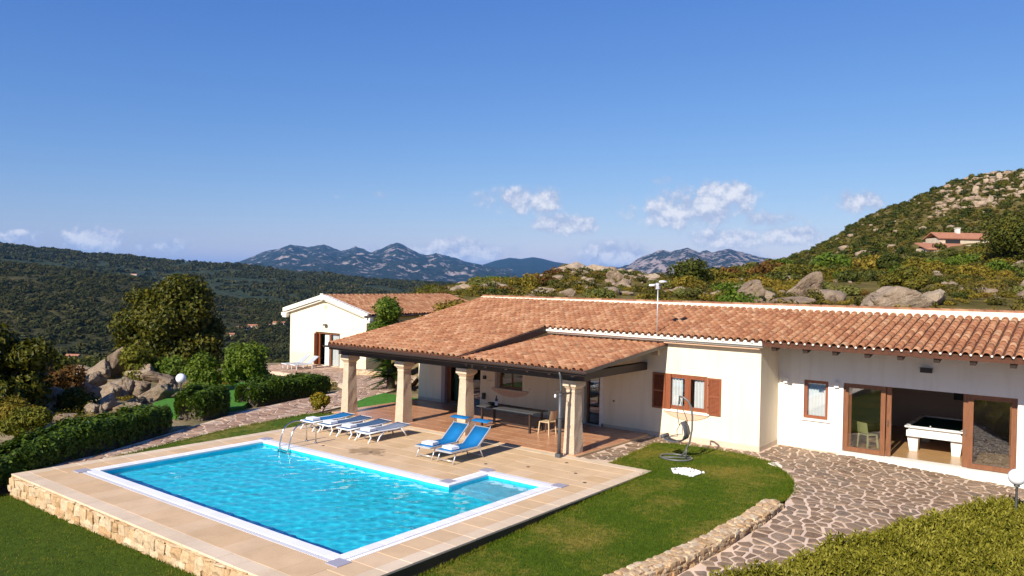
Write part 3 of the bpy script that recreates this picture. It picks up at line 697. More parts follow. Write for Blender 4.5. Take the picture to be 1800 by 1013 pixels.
# ------------------------------------------------------------------ swimming pool
pool = empty('swimming_pool', (5, 2.6, 0), label='L-shaped swimming pool with white coping and bright turquoise water', cat='pool', kind='structure')
PL = (-5, -2.6, 0)
DEPTH = -.47; WZ = -.10
basin = MB()
def floor_wall(b, x0, x1, y0, y1, zf): b.add([(x0,y0,zf),(x1,y0,zf),(x1,y1,zf),(x0,y1,zf)], [(0,1,2,3)])
def vert(b, p, q, z0, z1): b.add([(*p,z0),(*q,z0),(*q,z1),(*p,z1)], [(0,1,2,3)])
floor_wall(basin, 0, L_, 0, W_, DEPTH)
for p, q in [((0,0),(L_,0)),((L_,0),(L_,W_)),((L_-E_,W_),(0,W_)),((0,W_),(0,0))]: vert(basin, q, p, DEPTH, -.03)
vert(basin, (L_-E_,W_+G_), (L_-E_,W_), DEPTH, -.03); vert(basin, (L_,W_), (L_,W_+G_), DEPTH, -.03); vert(basin, (L_,W_+G_), (L_-E_,W_+G_), DEPTH, -.03)
floor_wall(basin, L_-E_, L_, W_, W_+G_, DEPTH)
basin.build('basin', MAT['pool_mosaic'], pool, loc=PL)
for i in range(2):
    MB().box(L_-E_+.01, L_-.01, W_+.12+.38*i, W_+G_-.01, -.46+.001*i, -.36+.13*i).build('pool_step', MAT['pool_step'], pool, loc=PL)
# coping blocks, a white rim and an overflow grating outside it
def coping_run(a, b, c, d):
    n = max(1, round(max(b-a, d-c)/.5)); hor = b-a > d-c
    for i in range(n):
        if hor: x, y, w, h = a+(i+.5)*(b-a)/n, (c+d)/2, (b-a)/n, d-c
        else: x, y, w, h = (a+b)/2, c+(i+.5)*(d-c)/n, b-a, (d-c)/n
        tile_obj('coping_stone', x-5, y-2.6, w, h, MAT['coping'], pool, .012, .05, .004)
IN = .25
ins = lambda m, *a: [coping_run(*m)]
RIM = MB()
def ring(x0, x1, y0, y1): coping_run(x0, x1, y0, y1)
ring(-IN, L_+IN, -IN, 0.02); ring(-IN, .02, .02, W_-.02); ring(L_-.02, L_+IN, .02, W_+G_-.02); ring(-IN, L_-E_+.02, W_-.02, W_+IN)
ring(L_-E_-IN, L_-E_+.02, W_+IN, W_+G_-.02); ring(L_-E_-IN, L_+IN, W_+G_-.02, W_+G_+IN)
def grate(x0, x1, y0, y1):
    m = MB().box(x0, x1, y0, y1, -.03, -.012); hor = x1-x0 > y1-y0; n = int(max(x1-x0, y1-y0)/.05)
    for i in range(n):
        if hor: m.box(x0+i*(x1-x0)/n, x0+(i+.62)*(x1-x0)/n, y0+.004, y1-.004, -.0119, .002)
        else: m.box(x0+.004, x1-.004, y0+i*(y1-y0)/n, y0+(i+.62)*(y1-y0)/n, -.0119, .002)
    m.build('overflow_grating', MAT['grating'], pool, loc=PL)
grate(-IN, L_+IN, -CP+.005, -IN-.003); grate(-CP+.005, -IN-.003, -IN, W_+IN); grate(L_+IN+.003, L_+CP-.005, -IN, W_+G_+IN)
grate(-IN, L_-E_-IN-.003, W_+IN+.003, W_+CP-.005); grate(L_-E_-CP+.005, L_-E_-IN-.003, W_+CP, W_+G_+IN); grate(L_-E_-IN, L_+IN, W_+G_+IN+.003, W_+G_+CP-.005)
for (x, y) in [(-.3,-.3),(-.3,W_+.3),(L_+.3,-.3),(L_-E_-.3,W_+.3),(L_-E_-.3,W_+G_+.3),(L_+.3,W_+G_+.3)]:
    tile_obj('corner_stone', x-5, y-2.6, .36, .36, MAT['coping_corner'], pool, .018, .05)
def water_mat():
    m, nt, b = new_mat('pool_water'); out = [n for n in nt.nodes if n.type == 'OUTPUT_MATERIAL'][0]; nt.nodes.remove(b)
    g = N(nt, 'ShaderNodeBsdfGlass', i_Roughness=0.0, i_IOR=1.33); g.inputs['Color'].default_value = (.95, .995, 1.0, 1)
    nt.links.new(g.outputs[0], out.inputs[0]); return m
MAT['water'] = water_mat()
# the water surface: real ripples, so that it bends the light on the pool floor
WAVE_K = .46
rw = np.random.default_rng(15); WV = []
for lam, amp, n in ((1.5, .0050, 6), (.8, .0042, 9), (.45, .0026, 12), (.26, .0012, 12)):
    for _ in range(n):
        l = lam*rw.uniform(.75, 1.3); a = rw.uniform(-1.5, 1.9); WV.append((2*math.pi/l*math.cos(a), 2*math.pi/l*math.sin(a), rw.uniform(0, 6.28), amp*l/lam*.8))
def wave(X, Y):
    z = np.zeros_like(X); q = .55+.9*fbm(X*.45+4, Y*.45, 3)
    for kx, ky, ph, am in WV: z = z+am*np.sin(kx*X+ky*Y+ph)
    return WZ+z*q*WAVE_K
def water_sheet(x0, x1, y0, y1, st=.045):
    nx_, ny_ = int((x1-x0)/st)+1, int((y1-y0)/st)+1; X, Y = np.meshgrid(np.linspace(x0, x1, nx_), np.linspace(y0, y1, ny_)); i = np.arange((ny_-1)*(nx_-1)); a = (i//(nx_-1))*nx_+i % (nx_-1)
    return np.stack([X, Y, wave(X, Y)], -1).reshape(-1, 3), np.stack([a, a+1, a+nx_+1, a+nx_], -1)
V1, F1 = water_sheet(.001, L_-.001, .001, W_-.001); V2, F2 = water_sheet(L_-E_+.001, L_-.001, W_-.001, W_+G_-.001)
wo_ = link('water', np_mesh('water', np.concatenate([V1, V2]), np.concatenate([F1, F2+len(V1)]), MAT['water'], True), pool, loc=PL)
wo_.cycles.is_caustics_caster = True
for ch in pool.children:
    if ch.name.startswith(('basin', 'pool_step')): ch.cycles.is_caustics_receiver = True

# ladder
lad = empty('pool_ladder', (1.2, 5.3, 0), label='curved stainless steel ladder at the far corner of the pool', cat='ladder')
for s in (-.24, .24):
    pts = [(s, .92, 0.0), (s, .92, .42)]+[(s, .92-.46*(1-math.cos(a)), .42+.30*math.sin(a)) for a in np.linspace(.25, math.pi-.25, 9)]+[(s, -.02-.04, .30), (s, -.16, -.10), (s, -.18, -.75)]
    MB().tube(pts, .021, 8).build('rail', MAT['steel'], lad)
    MB().lathe([(.0,0),(.05,0),(.05,.015),(.022,.03)], n=10).build('foot_flange', MAT['steel'], lad, loc=(s, .92, .014))
for z in (-.06, -.32, -.58): MB().box(-.24, .24, -.22, -.12, z-.015, z+.015).build('tread', MAT['steel'], lad)
# ------------------------------------------------------------------ villa
FY, RY = 15.2, 16.92                                         # facade plane, recessed right wing plane
villa = empty('villa', (5, 18, 0), label='long single-storey white villa with terracotta tiled roof and pillared veranda', cat='house')
VO = (-5, -18, 0)
def vb(m, name, mats, **kw): return m.build(name, mats, villa, loc=VO, **kw)
def wall_panel(m, axis, c, a0, a1, z0, z1, holes, th, mi=0):
    """a wall in plane axis=c spanning a0..a1, z0..z1, th thick away from the front, with reveals round holes"""
    xs = sorted({a0, a1, *[h[i] for h in holes for i in (0, 1)]}); zs = sorted({z0, z1, *[h[i] for h in holes for i in (2, 3)]})
    P = (lambda a, d, z: (a, c+d, z)) if axis == 'y' else (lambda a, d, z: (c-d, a, z))
    for i in range(len(xs)-1):
        for j in range(len(zs)-1):
            xm, zm = (xs[i]+xs[i+1])/2, (zs[j]+zs[j+1])/2
            if any(h[0] < xm < h[1] and h[2] < zm < h[3] for h in holes): continue
            for d in (0, th):
                m.add([P(xs[i],d,zs[j]),P(xs[i+1],d,zs[j]),P(xs[i+1],d,zs[j+1]),P(xs[i],d,zs[j+1])], [(0,1,2,3) if d == 0 else (3,2,1,0)], mi)
    for (x0, x1, y0, y1) in list(holes)+[(a0, a1, z0, z1)]:
        for (p, q) in (((x0,y0),(x1,y0)),((x1,y0),(x1,y1)),((x1,y1),(x0,y1)),((x0,y1),(x0,y0))):
            m.add([P(p[0],0,p[1]),P(q[0],0,q[1]),P(q[0],th,q[1]),P(p[0],th,p[1])], [(0,1,2,3)], mi)
    return m
H_FAC = [(-1.33,.86,-.0,2.15),(1.79,3.07,.96,2.12),(6.0,6.79,0.0,2.15),(9.46,10.96,1.0,2.24)]
H_RW = [(13.66,14.45,.97,2.26),(14.93,19.76,.03,2.27)]
# main block in cream, right wing in white
m = wall_panel(MB(), 'y', FY, -2.74, 12.80, -.3, 3.42, H_FAC, .3)
m.add([(12.8,FY+.3,-.3),(12.8,RY,-.3),(12.8,RY,3.5),(12.8,FY+.3,3.42)], [(0,1,2,3)])
vb(m, 'wall', MAT['plaster_cream'])
vb(wall_panel(MB(), 'y', RY, 12.80, 25.0, -.5, 3.72, H_RW, .28), 'wall', MAT['plaster_white'])
m = MB().box(-2.74, -2.46, FY+.301, 23.5, -.6, 3.55).box(-2.459, 25, 23.3, 23.5, -.6, 3.4).box(24.8, 25, RY+.281, 23.299, -.5, 3.6)
m.box(12.5, 12.797, RY+.281, 23.299, -.3, 3.5)
m.add([(-2.74,FY,3.42),(-2.74,23.5,3.55),(-2.74,19.3,4.42)], [(0,1,2)])
vb(m, 'wall', MAT['plaster_cream'])
vb(MB().box(12.8, 24.8, RY+.281, 23.299, -.2, .03), 'room_floor', MAT['floor_room'])
vb(MB().box(12.801, 24.79, 23.28, 23.298, .03, 2.95).box(12.801, 12.82, RY+.282, 23.28, .03, 2.95).box(12.801, 24.79, RY+.282, 23.28, 2.95, 3.0).box(21.2, 21.4, RY+.282, 23.279, .031, 2.949), 'room_lining', MAT['plaster_room'])
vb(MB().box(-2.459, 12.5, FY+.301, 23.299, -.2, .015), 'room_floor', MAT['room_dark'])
vb(MB().box(-2.45, 12.5, 18.5, 18.6, .016, 3.2).box(3.6, 3.7, 15.51, 18.499, .016, 3.2).box(7.9, 8.0, 15.51, 18.499, .016, 3.2).box(-2.45, 12.49, 15.51, 18.49, 3.0, 3.1), 'room_lining', MAT['plaster_room'])
# skirting bands
vb(MB().box(-2.74, -1.34, FY-.012, FY-.001, .03, .13).box(.87, 5.99, FY-.012, FY-.001, .03, .13).box(6.80, 12.81, FY-.012, FY-.001, -.06, .12).box(12.801, 12.812, FY-.001, RY-.001, -.06, .12), 'skirting', MAT['skirting'])
# veranda floor
vf = tag(empty('veranda_floor', (3, 12.8, 0)), 'glossy terracotta tiled veranda floor under the tiled roof', 'floor', kind='structure')
MB().box(-2.8, 8.83, 10.345, 15.187, -.35, .008).build('floor_slab', MAT['deck_joint'], vf, loc=(-3, -12.8, 0))
nx, ny = 22, 9
for i in range(nx):
    for j in range(ny):
        w = 11.6/nx; h = 4.82/ny
        tile_obj('floor_tile', -2.79+(i+.5)*w-3, 10.35+(j+.5)*h-12.8, w, h, MAT['terracotta'], vf, .02, .02, .007)

# ---- roofs
def coppo(seed):
    rr = random.Random(seed); n = 6; V = []; L = .44; r0, r1 = .098+rr.uniform(-.003, .003), .084+rr.uniform(-.003, .003); t = .016
    for (y, r) in ((0, r0), (L, r1)):
        for (dr) in (0, -t):
            V += [((r+dr)*math.cos(math.pi*k/n), y, (r+dr)*.92*math.sin(math.pi*k/n)+(.0 if y else .012)) for k in range(n+1)]
    k1 = n+1; F = []
    for i in range(n):
        F += [(i, 2*k1+i, 2*k1+i+1, i+1), (k1+i, k1+i+1, 3*k1+i+1, 3*k1+i), (i, i+1, k1+i+1, k1+i)]
    return np.array(V), np.array(F)
COPPI = [coppo(i) for i in range(4)]
COPPO_ME = []
for V, F in COPPI: COPPO_ME.append(np_mesh('roof_tile', V, F, MAT['roof_tile'], True))
for me in COPPO_ME:
    me.polygons.foreach_set('use_smooth', [i % 3 != 2 for i in range(len(me.polygons))])
ALLT = {}
def lay_tiles(key, roof, x0, x1, y0, y1, zf, rot=None, pitch=.25, expo=.345, xend=None, seed=0):
    """rows of cover tiles on a slope rising along +y (local frame), recorded for building later"""
    rr = random.Random(seed); nc = int((x1-x0)/pitch); out = ALLT.setdefault(key, [])
    for c in range(nc+1):
        x = x0+(x1-x0)*(c/nc if nc else 0); y = y0-.07+rr.uniform(-.02, .02); row = 0
        while y < y1-.12:
            if xend is None or xend(x, y):
                sl = math.atan2(float(zf(x, y+.2))-float(zf(x, y-.0)), .2)
                out.append((roof, (x+rr.uniform(-.006, .006), y+rr.uniform(-.02, .02), float(zf(x, y))+.016+rr.uniform(0, .006)), sl-.018+rr.uniform(-.008, .008), rr.uniform(-.022, .022), rr.randrange(4), rot))
            y += expo; row += 1
def build_tiles(key, limit, owner_loc):
    lst = ALLT[key]; mats = []
    for (roof, p, sl, yaw, v, rot) in lst:
        M = Matrix.Translation(p) @ Matrix.Rotation(yaw, 4, 'Z') @ Matrix.Rotation(sl, 4, 'X')
        if rot is not None: M = rot @ M
        mats.append((roof, v, M))
    mats.sort(key=lambda t: (t[2].translation-CAM).length)
    rest = {}
    for n, (roof, v, M) in enumerate(mats):
        if n < limit:
            o = link('roof_tile', COPPO_ME[v], roof); o.matrix_local = Matrix.Translation(owner_loc) @ M
        else: rest.setdefault(roof, []).append((v, M))
    for roof, l in rest.items():
        VV, FF, b = [], [], 0
        for v, M in l:
            V, F = COPPI[v]; A = np.array(M); VV.append(V @ A[:3, :3].T+A[:3, 3]); FF.append(F+b); b += len(V)
        me = np_mesh('roof_tile', np.concatenate(VV), np.concatenate(FF), MAT['roof_tile'], True)
        me.polygons.foreach_set('use_smooth', np.tile([i % 3 != 2 for i in range(len(me.polygons)//len(l))], len(l)))
        tag(link('roof_tile', me, roof, loc=owner_loc), kind='stuff')
def slope_slab(m, x0, x1, y0, y1, zf, t0, t1, mi):
    """slab following zf between offsets t0..t1 below the surface"""
    c = [(x0,y0),(x1,y0),(x1,y1),(x0,y1)]
    V = [(x, y, float(zf(x, y))-t1) for x, y in c]+[(x, y, float(zf(x, y))-t0) for x, y in c]
    m.add(V, [(0,3,2,1),(4,5,6,7),(0,1,5,4),(1,2,6,5),(2,3,7,6),(3,0,4,7)], mi)
ZM = lambda x, y: 3.60+(y-14.85)*(4.49-3.60)/(19.25-14.85)
ZL = lambda x, y: 2.79+(y-9.85)*(3.60-2.79)/(14.85-9.85)
ZR = lambda x, y: 2.73+(y-9.85)*(3.235-2.73)/(15.15-9.85)
ZB = lambda x, y: 4.49-(y-19.25)*.2
roof_mats = [MAT['roof_base'], MAT['dark_wood']]
m = MB(); slope_slab(m, -2.42, 25.3, 14.86, 19.25, ZM, .0, .05, 0); slope_slab(m, -2.40, 25.28, 14.93, 19.25, ZM, .052, .10, 1)
slope_slab(m, -2.42, 25.3, 19.252, 23.9, ZB, 0, .06, 0)
roof_main = vb(m, 'roof', roof_mats)
m = MB(); slope_slab(m, -2.42, 4.42, 9.85, 14.855, ZL, .0, .05, 0); slope_slab(m, -2.40, 4.40, 9.88, 14.85, ZL, .052, .09, 1)
roof_left = vb(m, 'roof', roof_mats)
m = MB(); slope_slab(m, 4.45, 9.42, 9.85, 15.19, ZR, .0, .05, 0); slope_slab(m, 4.46, 9.40, 9.88, 15.19, ZR, .052, .09, 1)
roof_right = vb(m, 'roof', roof_mats)
lay_tiles('villa', roof_main, -2.36, 25.2, 14.86, 19.2, ZM, seed=1)
lay_tiles('villa', roof_main, -2.30, 4.2, 9.86, 14.86, ZL, seed=2)
lay_tiles('villa', roof_main, 4.62, 9.30, 9.86, 15.12, ZR, seed=3, expo=.31)
for t in range(len(ALLT['villa'])):
    r_, p_, *q_ = ALLT['villa'][t]
    if p_[1] < 14.7: ALLT['villa'][t] = (roof_left if p_[0] < 4.4 else roof_right, p_, *q_)
build_tiles('villa', 300, (0, 0, 0))
# ridge: mortar band that thickens to the right, with ridge tiles on it
m = MB()
zr0, zr1 = 4.58, 4.73
V = []
for x, zt in ((-2.45, zr0), (25.3, zr1)): V += [(x,19.10,4.40),(x,19.42,4.40),(x,19.42,zt),(x,19.10,zt)]
m.add(V, [(0,1,2,3),(7,6,5,4),(0,4,5,1),(1,5,6,2),(2,6,7,3),(3,7,4,0)])
m.build('ridge_band', MAT['mortar'], roof_main)
m = MB(); n = 66
for i in range(n):
    x = -2.45+27.75*i/n; zt = zr0+(zr1-zr0)*i/n
    pts = [(x, 19.26, zt-.03), (x+.42, 19.26, zt-.025)]
    m.tube(pts, [.115, .10], 8)
tag(m.build('ridge_tile', MAT['roof_tile'], roof_main), kind='stuff')
# eaves mortar plugs
m = MB(); rr = random.Random(5)
for i in range(110):
    x = -2.36+27.56*i/110.
    if x > 12.95: m.tube([(x+.125, 14.80, 3.597), (x+.125, 14.87, 3.605)], [.030+rr.uniform(-.006, .006), .038], 6)
tag(m.build('eaves_mortar', MAT['white_trim'], roof_main), kind='stuff')
# gutters
def half_gutter(x0, x1, y, z, r, mat, name='gutter'):
    m = MB(); V = []; n = 7
    for x in (x0, x1):
        V += [(x, y+r*math.cos(math.pi+math.pi*k/n), z+r*math.sin(math.pi+math.pi*k/n)) for k in range(n+1)]
        V += [(x, y+(r-.012)*math.cos(math.pi+math.pi*k/n), z+(r-.012)*math.sin(math.pi+math.pi*k/n)) for k in range(n+1)]
    k1 = n+1
    F = [(k, k+1, 2*k1+k+1, 2*k1+k) for k in range(n)]+[(k1+k+1, k1+k, 3*k1+k, 3*k1+k+1) for k in range(n)]
    F += [(0, 2*k1, 3*k1, k1), (n, k1+n, 3*k1+n, 2*k1+n)]+[(k, k1+k, k1+k+1, k+1) for k in range(n)]+[(2*k1+k+1, 3*k1+k+1, 3*k1+k, 2*k1+k) for k in range(n)]
    m.add(V, F); return m.build(name, mat, villa, loc=VO)
half_gutter(-2.62, 9.45, 9.775, 2.73, .075, MAT['brown_metal'])
vb(MB().box(-2.42, 9.42, 9.852, 9.875, 2.58, 2.725), 'fascia_board', MAT['dark_wood'])
# white moulded gutter over the cream block
m = MB().box(4.46, 12.95, 14.90, FY-.002, 3.40, 3.47).box(4.46, 12.96, 14.80, FY-.002, 3.472, 3.545)
for i in range(34): m.tube([(4.64+.25*i, 14.79, 3.553), (4.64+.25*i, 14.88, 3.57)], [.055, .06], 8)
vb(m, 'gutter', MAT['white_trim'])
vb(MB().box(9.40, 12.82, 14.97, FY-.003, 3.325, 3.398), 'cornice', MAT['peach_trim'])
# rake boards and the step between the two veranda roofs
def rake(x, y0, y1, zf, h, up, mat, name, w=.03):
    V = []
    for y in (y0, y1):
        z = float(zf(x, y)); V += [(x-w/2,y,z+up-h),(x+w/2,y,z+up-h),(x+w/2,y,z+up),(x-w/2,y,z+up)]
    m = MB().add(V, [(0,1,2,3),(7,6,5,4),(0,4,5,1),(1,5,6,2),(2,6,7,3),(3,7,4,0)]); vb(m, name, mat)
rake(9.437, 9.83, 15.19, ZR, .10, .03, MAT['brown_metal'], 'rake_board')
rake(-2.44, 9.83, 14.85, ZL, .14, .03, MAT['dark_wood'], 'rake_board')
rake(-2.44, 14.851, 19.25, ZM, .16, .03, MAT['dark_wood'], 'rake_board')
rake(4.436, 10.6, 14.85, ZL, .24, .03, MAT['dark_wood'], 'rake_board', .03)
# rafters under the veranda and tails under the right wing eave
for i in range(14):
    x = -2.2+.855*i
    zf = ZL if x < 4.4 else ZR
    m = MB().bar((x, 9.90, zf(x, 9.90)-.155), (x, 15.18, zf(x, 15.18)-.155), .10, .12); vb(m, 'rafter', MAT['dark_wood'])
for x in (13.30,14.28,15.17,16.1,17.0,17.95,18.85,19.8,20.8,21.8):
    m = MB().bar((x, 14.93, ZM(x, 14.93)-.235), (x, RY-.002, ZM(x, RY)-.235), .15, .14); vb(m, 'rafter', MAT['dark_wood'])
vb(MB().box(12.97, 25.2, 14.865, 14.90, 3.44, 3.575), 'eaves_board', MAT['roof_base'])
# beams
vb(MB().box(-2.62, 8.98, 10.50, 10.82, 2.325, 2.555), 'beam', MAT['dark_wood'])
vb(MB().box(8.40, 8.66, 10.822, FY-.003, 2.30, 2.56), 'beam', MAT['dark_wood'])
vb(MB().box(-2.6, -2.36, 10.822, FY-.003, 2.33, 2.6), 'beam', MAT['dark_wood'])
# pillars of rough stone with capitals
def pillar(xr):
    w = .42; x0, x1 = xr-w, xr; y0, y1 = 10.46, 10.98
    m = MB(); n = 6; rr = random.Random(int(xr*100))
    V = []; F = []
    for i in range(n+1):
        t = i/n; a = .065*t; z = .02+1.93*t
        ring_ = [(x0+a, y0+a), ((x0+x1)/2, y0+a), (x1-a, y0+a), (x1-a, (y0+y1)/2), (x1-a, y1-a), ((x0+x1)/2, y1-a), (x0+a, y1-a), (x0+a, (y0+y1)/2)]
        V += [(x+rr.uniform(-.008, .008), y+rr.uniform(-.008, .008), z) for x, y in ring_]
    for i in range(n):
        for k in range(8): F.append((i*8+k, i*8+(k+1) % 8, i*8+8+(k+1) % 8, i*8+8+k))
    m.add(V, F); p = vb(m, 'pillar', MAT['pillar_stone'])
    a = .05; c = MB().box(x0+a, x1-a, y0+a, y1-a, 1.951, 2.02)
    c.frustum(x0+a+.015, x1-a-.015, y0+a+.015, y1-a-.015, 2.021, x0-.02, x1+.02, y0-.02, y1+.02, 2.14).box(x0-.035, x1+.035, y0-.035, y1+.035, 2.141, 2.235).box(x0-.03, x1+.03, y0-.03, y1+.03, 2.236, 2.322)
    c.build('capital', MAT['granite_trim'], p)
for xr in (-1.96, 1.11, 4.18, 8.68): pillar(xr)
# downpipe
m = MB().tube([(8.52,9.80,2.66),(8.52,9.86,2.5),(8.49,9.95,2.1),(8.48,9.95,1.98)], .038, 8).tube([(8.47,9.95,1.98),(8.46,9.95,.1)], .058, 10).box(8.37, 8.55, 9.86, 10.04, .0, .12)
m.tube([(8.47,9.95,1.94),(8.47,9.95,1.90)], .072, 10).tube([(8.47,9.95,1.25),(8.47,9.95,1.21)], .072, 10).bar((8.47,9.98,1.93), (8.47,10.5,1.93), .05, .05)
vb(m, 'downpipe', MAT['dark_grey'])
# ---- windows and doors
def curtain(parent, x0, x1, y, z0, z1, mat, folds=7, amp=.03):
    m = MB(); n = folds*6; V = []
    for z in (z0, z1):
        V += [(x0+(x1-x0)*i/n, y+amp*math.sin(2*math.pi*folds*i/n+(0 if z == z0 else .35)), z) for i in range(n+1)]
    m.add(V, [(i, i+1, n+2+i, n+1+i) for i in range(n)], 0, True); return m.build('curtain', mat, parent)
def pane(x0, x1, y, z0, z1): return MB().add([(x0,y,z0),(x1,y,z0),(x1,y,z1),(x0,y,z1)], [(0,1,2,3)])
def frame_mb(x0, x1, y0, y1, z0, z1, w, m=None, bottom=True):
    m = m or MB(); m.box(x0, x0+w, y0, y1, z0, z1).box(x1-w, x1, y0, y1, z0, z1).box(x0+w+.001, x1-w-.001, y0, y1, z1-w, z1)
    if bottom: m.box(x0+w+.001, x1-w-.001, y0, y1, z0, z0+w)
    return m
# shuttered window
wn_ = vb(frame_mb(9.465, 10.955, FY+.03, FY+.10, 1.005, 2.235, .07).box(10.16, 10.27, FY+.03, FY+.10, 1.077, 2.163), 'window', MAT['shutter_wood'])
for (a, b) in ((9.537, 10.158), (10.272, 10.883)):
    frame_mb(a, b, FY+.04, FY+.085, 1.08, 2.16, .055).build('sash', MAT['shutter_wood'], wn_)
    pane(a+.057, b-.057, FY+.058, 1.137, 2.103).build('pane', MAT['glass'], wn_)
curtain(wn_, 9.50, 9.98, FY+.16, 1.0, 2.2, MAT['curtain'], 4); curtain(wn_, 10.42, 10.90, FY+.16, 1.0, 2.2, MAT['curtain'], 4)
def shutter(x0, x1, z0, z1, mat, hinge=None):
    m = frame_mb(x0, x1, FY-.050, FY-.008, z0, z1, .065); m.box(x0+.066, x1-.066, FY-.048, FY-.010, (z0+z1)/2-.03, (z0+z1)/2+.03)
    z = z0+.075
    while z < z1-.09:
        m.add([(x0+.066,FY-.046,z),(x1-.066,FY-.046,z),(x1-.066,FY-.016,z+.034),(x0+.066,FY-.016,z+.034),(x0+.066,FY-.040,z-.006),(x1-.066,FY-.040,z-.006),(x1-.066,FY-.010,z+.028),(x0+.066,FY-.010,z+.028)],
              [(0,1,2,3),(7,6,5,4),(0,4,5,1),(3,2,6,7)]); z += .042
    s = m.build('shutter', mat, wn_)
    for zz in (z0+.25, z1-.25): MB().box(x0+.01, x0+.05, FY-.062, FY-.051, zz-.02, zz+.02).build('latch', MAT['black'], s)
shutter(8.90, 9.40, .98, 2.24, MAT['shutter_wood']); shutter(10.985, 11.465, .96, 2.22, MAT['shutter_wood'])
# folded inner leaf by the left jamb
vb(frame_mb(9.41, 9.60, FY-.030, FY-.004, .99, 2.24, .05).box(9.461, 9.549, FY-.026, FY-.008, 1.041, 2.189), 'shutter', MAT['shutter_wood'])
def apron(x0, x1, z, name='sill'):
    m = MB().box(x0, x1, FY-.07, FY-.001, z-.06, z)
    n = 14; top = [(x0+.04+(x1-x0-.08)*i/n, z-.062) for i in range(n+1)]; bot = [(x0+.04+(x1-x0-.08)*i/n, z-.062-.035-.21*math.sin(math.pi*i/n)**.8) for i in range(n+1)]
    V = [(x, FY-.03, zz) for x, zz in top]+[(x, FY-.03, zz) for x, zz in bot]+[(x, FY-.001, zz) for x, zz in top]+[(x, FY-.001, zz) for x, zz in bot]
    k = n+1; F = [(k+i, k+i+1, i+1, i) for i in range(n)]+[(3*k+i, 3*k+i+1, k+i+1, k+i) for i in range(n)]
    m.add(V, F, 1); return vb(m, name, [MAT['white_trim'], MAT['peach_trim']])
apron(9.33, 11.06, .985)
s2 = apron(1.52, 3.38, .955); s2.data.materials[0] = MAT['granite_trim']
# veranda window, dark
w2 = vb(frame_mb(1.80, 3.06, FY+.14, FY+.20, .965, 2.115, .08).box(2.40, 2.46, FY+.14, FY+.20, 1.046, 2.034), 'window', MAT['door_wood'])
pane(1.881, 2.979, FY+.165, 1.047, 2.033).build('pane', MAT['glass'], w2)
vb(MB().box(1.66, 1.788, FY-.02, FY+.13, .956, 2.12), 'window_jamb', MAT['jamb_stone'])
# veranda french door with stone jamb
d1 = vb(frame_mb(-1.12, .85, FY+.14, FY+.22, .02, 2.14, .09, bottom=False).box(-.22, -.12, FY+.14, FY+.22, .02, 2.04), 'door', MAT['door_wood'])
pane(-.119, .758, FY+.18, .03, 2.04).build('pane', MAT['glass'], d1)
frame_mb(-1.03, -.221, FY+.16, FY+.21, .03, 2.04, .08).build('door_leaf', MAT['door_wood'], d1)
curtain(d1, -.95, -.1, FY+.42, .1, 2.05, MAT['curtain_green'], 5)
vb(MB().box(-1.335, -1.125, FY-.03, FY+.28, 0.02, 2.16).box(-1.335, .86, FY-.03, FY+.28, -.0, .019), 'door_jamb', MAT['jamb_stone'])
# narrow veranda door at the right end
d2 = vb(frame_mb(6.01, 6.78, FY+.20, FY+.28, .02, 2.14, .07, bottom=False), 'door', MAT['door_wood'])
pane(6.081, 6.709, FY+.23, .03, 2.069).build('pane', MAT['glass'], d2)
vb(MB().box(6.70, 6.86, FY-.012, FY+.19, .0, 2.2).box(6.0, 6.70, FY-.05, FY+.19, .0, .022), 'door_jamb', MAT['white_trim'])
# small fittings on the facade
vb(MB().box(8.92, 9.18, FY-.20, FY-.002, 2.86, 3.06).box(8.95, 9.15, FY-.215, FY-.201, 2.88, 2.94), 'wall_lamp', MAT['granite_trim'])
vb(MB().box(1.06, 1.18, FY-.09, FY-.002, 1.26, 1.40), 'wall_socket', MAT['black'])
vb(MB().box(1.04, 1.17, FY-.10, FY-.002, .42, .68), 'wall_socket', MAT['black'])
vb(MB().box(7.28, 7.34, FY-.03, FY-.002, 1.0, 1.05), 'wall_socket', MAT['black'])
vb(MB().tube([(1.5,FY-.02,1.22),(1.4,FY-.12,1.22),(1.34,FY-.12,1.20)], .010, 6).tube([(3.42,FY-.02,1.08),(3.5,FY-.12,1.08),(3.55,FY-.12,1.06)], .010, 6), 'shutter_hook', MAT['granite_trim'])
# hanging outdoor bulb by the downpipe
bl = empty('hanging_bulb', (8.28, 9.95, 1.98), label='small white bulb hanging from a bracket on the dark downpipe', cat='lamp')
MB().tube([(.18,0,.02),(.08,0,.05),(0,0,.0),(0,0,-.05)], .008, 6).build('bracket', MAT['dark_grey'], bl)
MB().lathe([(0,-.17),(.03,-.155),(.04,-.11),(.028,-.06),(.012,-.05)], n=10).build('bulb', MAT['globe'], bl)
# right wing window
w3 = vb(frame_mb(13.67, 14.44, RY+.06, RY+.14, .98, 2.25, .09), 'window', MAT['shutter_wood'])
pane(13.761, 14.349, RY+.095, 1.071, 2.159).build('pane', MAT['glass'], w3)
curtain(w3, 13.7, 14.41, RY+.25, 1.0, 2.2, MAT['curtain'], 7, .02)
vb(MB().box(13.58, 14.54, RY-.07, RY+.055, .905, .968), 'sill', MAT['white_trim'])
for x in (13.0, 14.66): vb(MB().box(x, x+.14, RY-.10, RY-.002, 2.10, 2.28), 'shutter_hook', MAT['plaster_white'])
vb(MB().box(17.20, 17.52, RY-.12, RY-.002, 2.82, 2.95).box(17.18, 17.54, RY-.13, RY-.001, 2.951, 2.965), 'wall_lamp', MAT['black'])
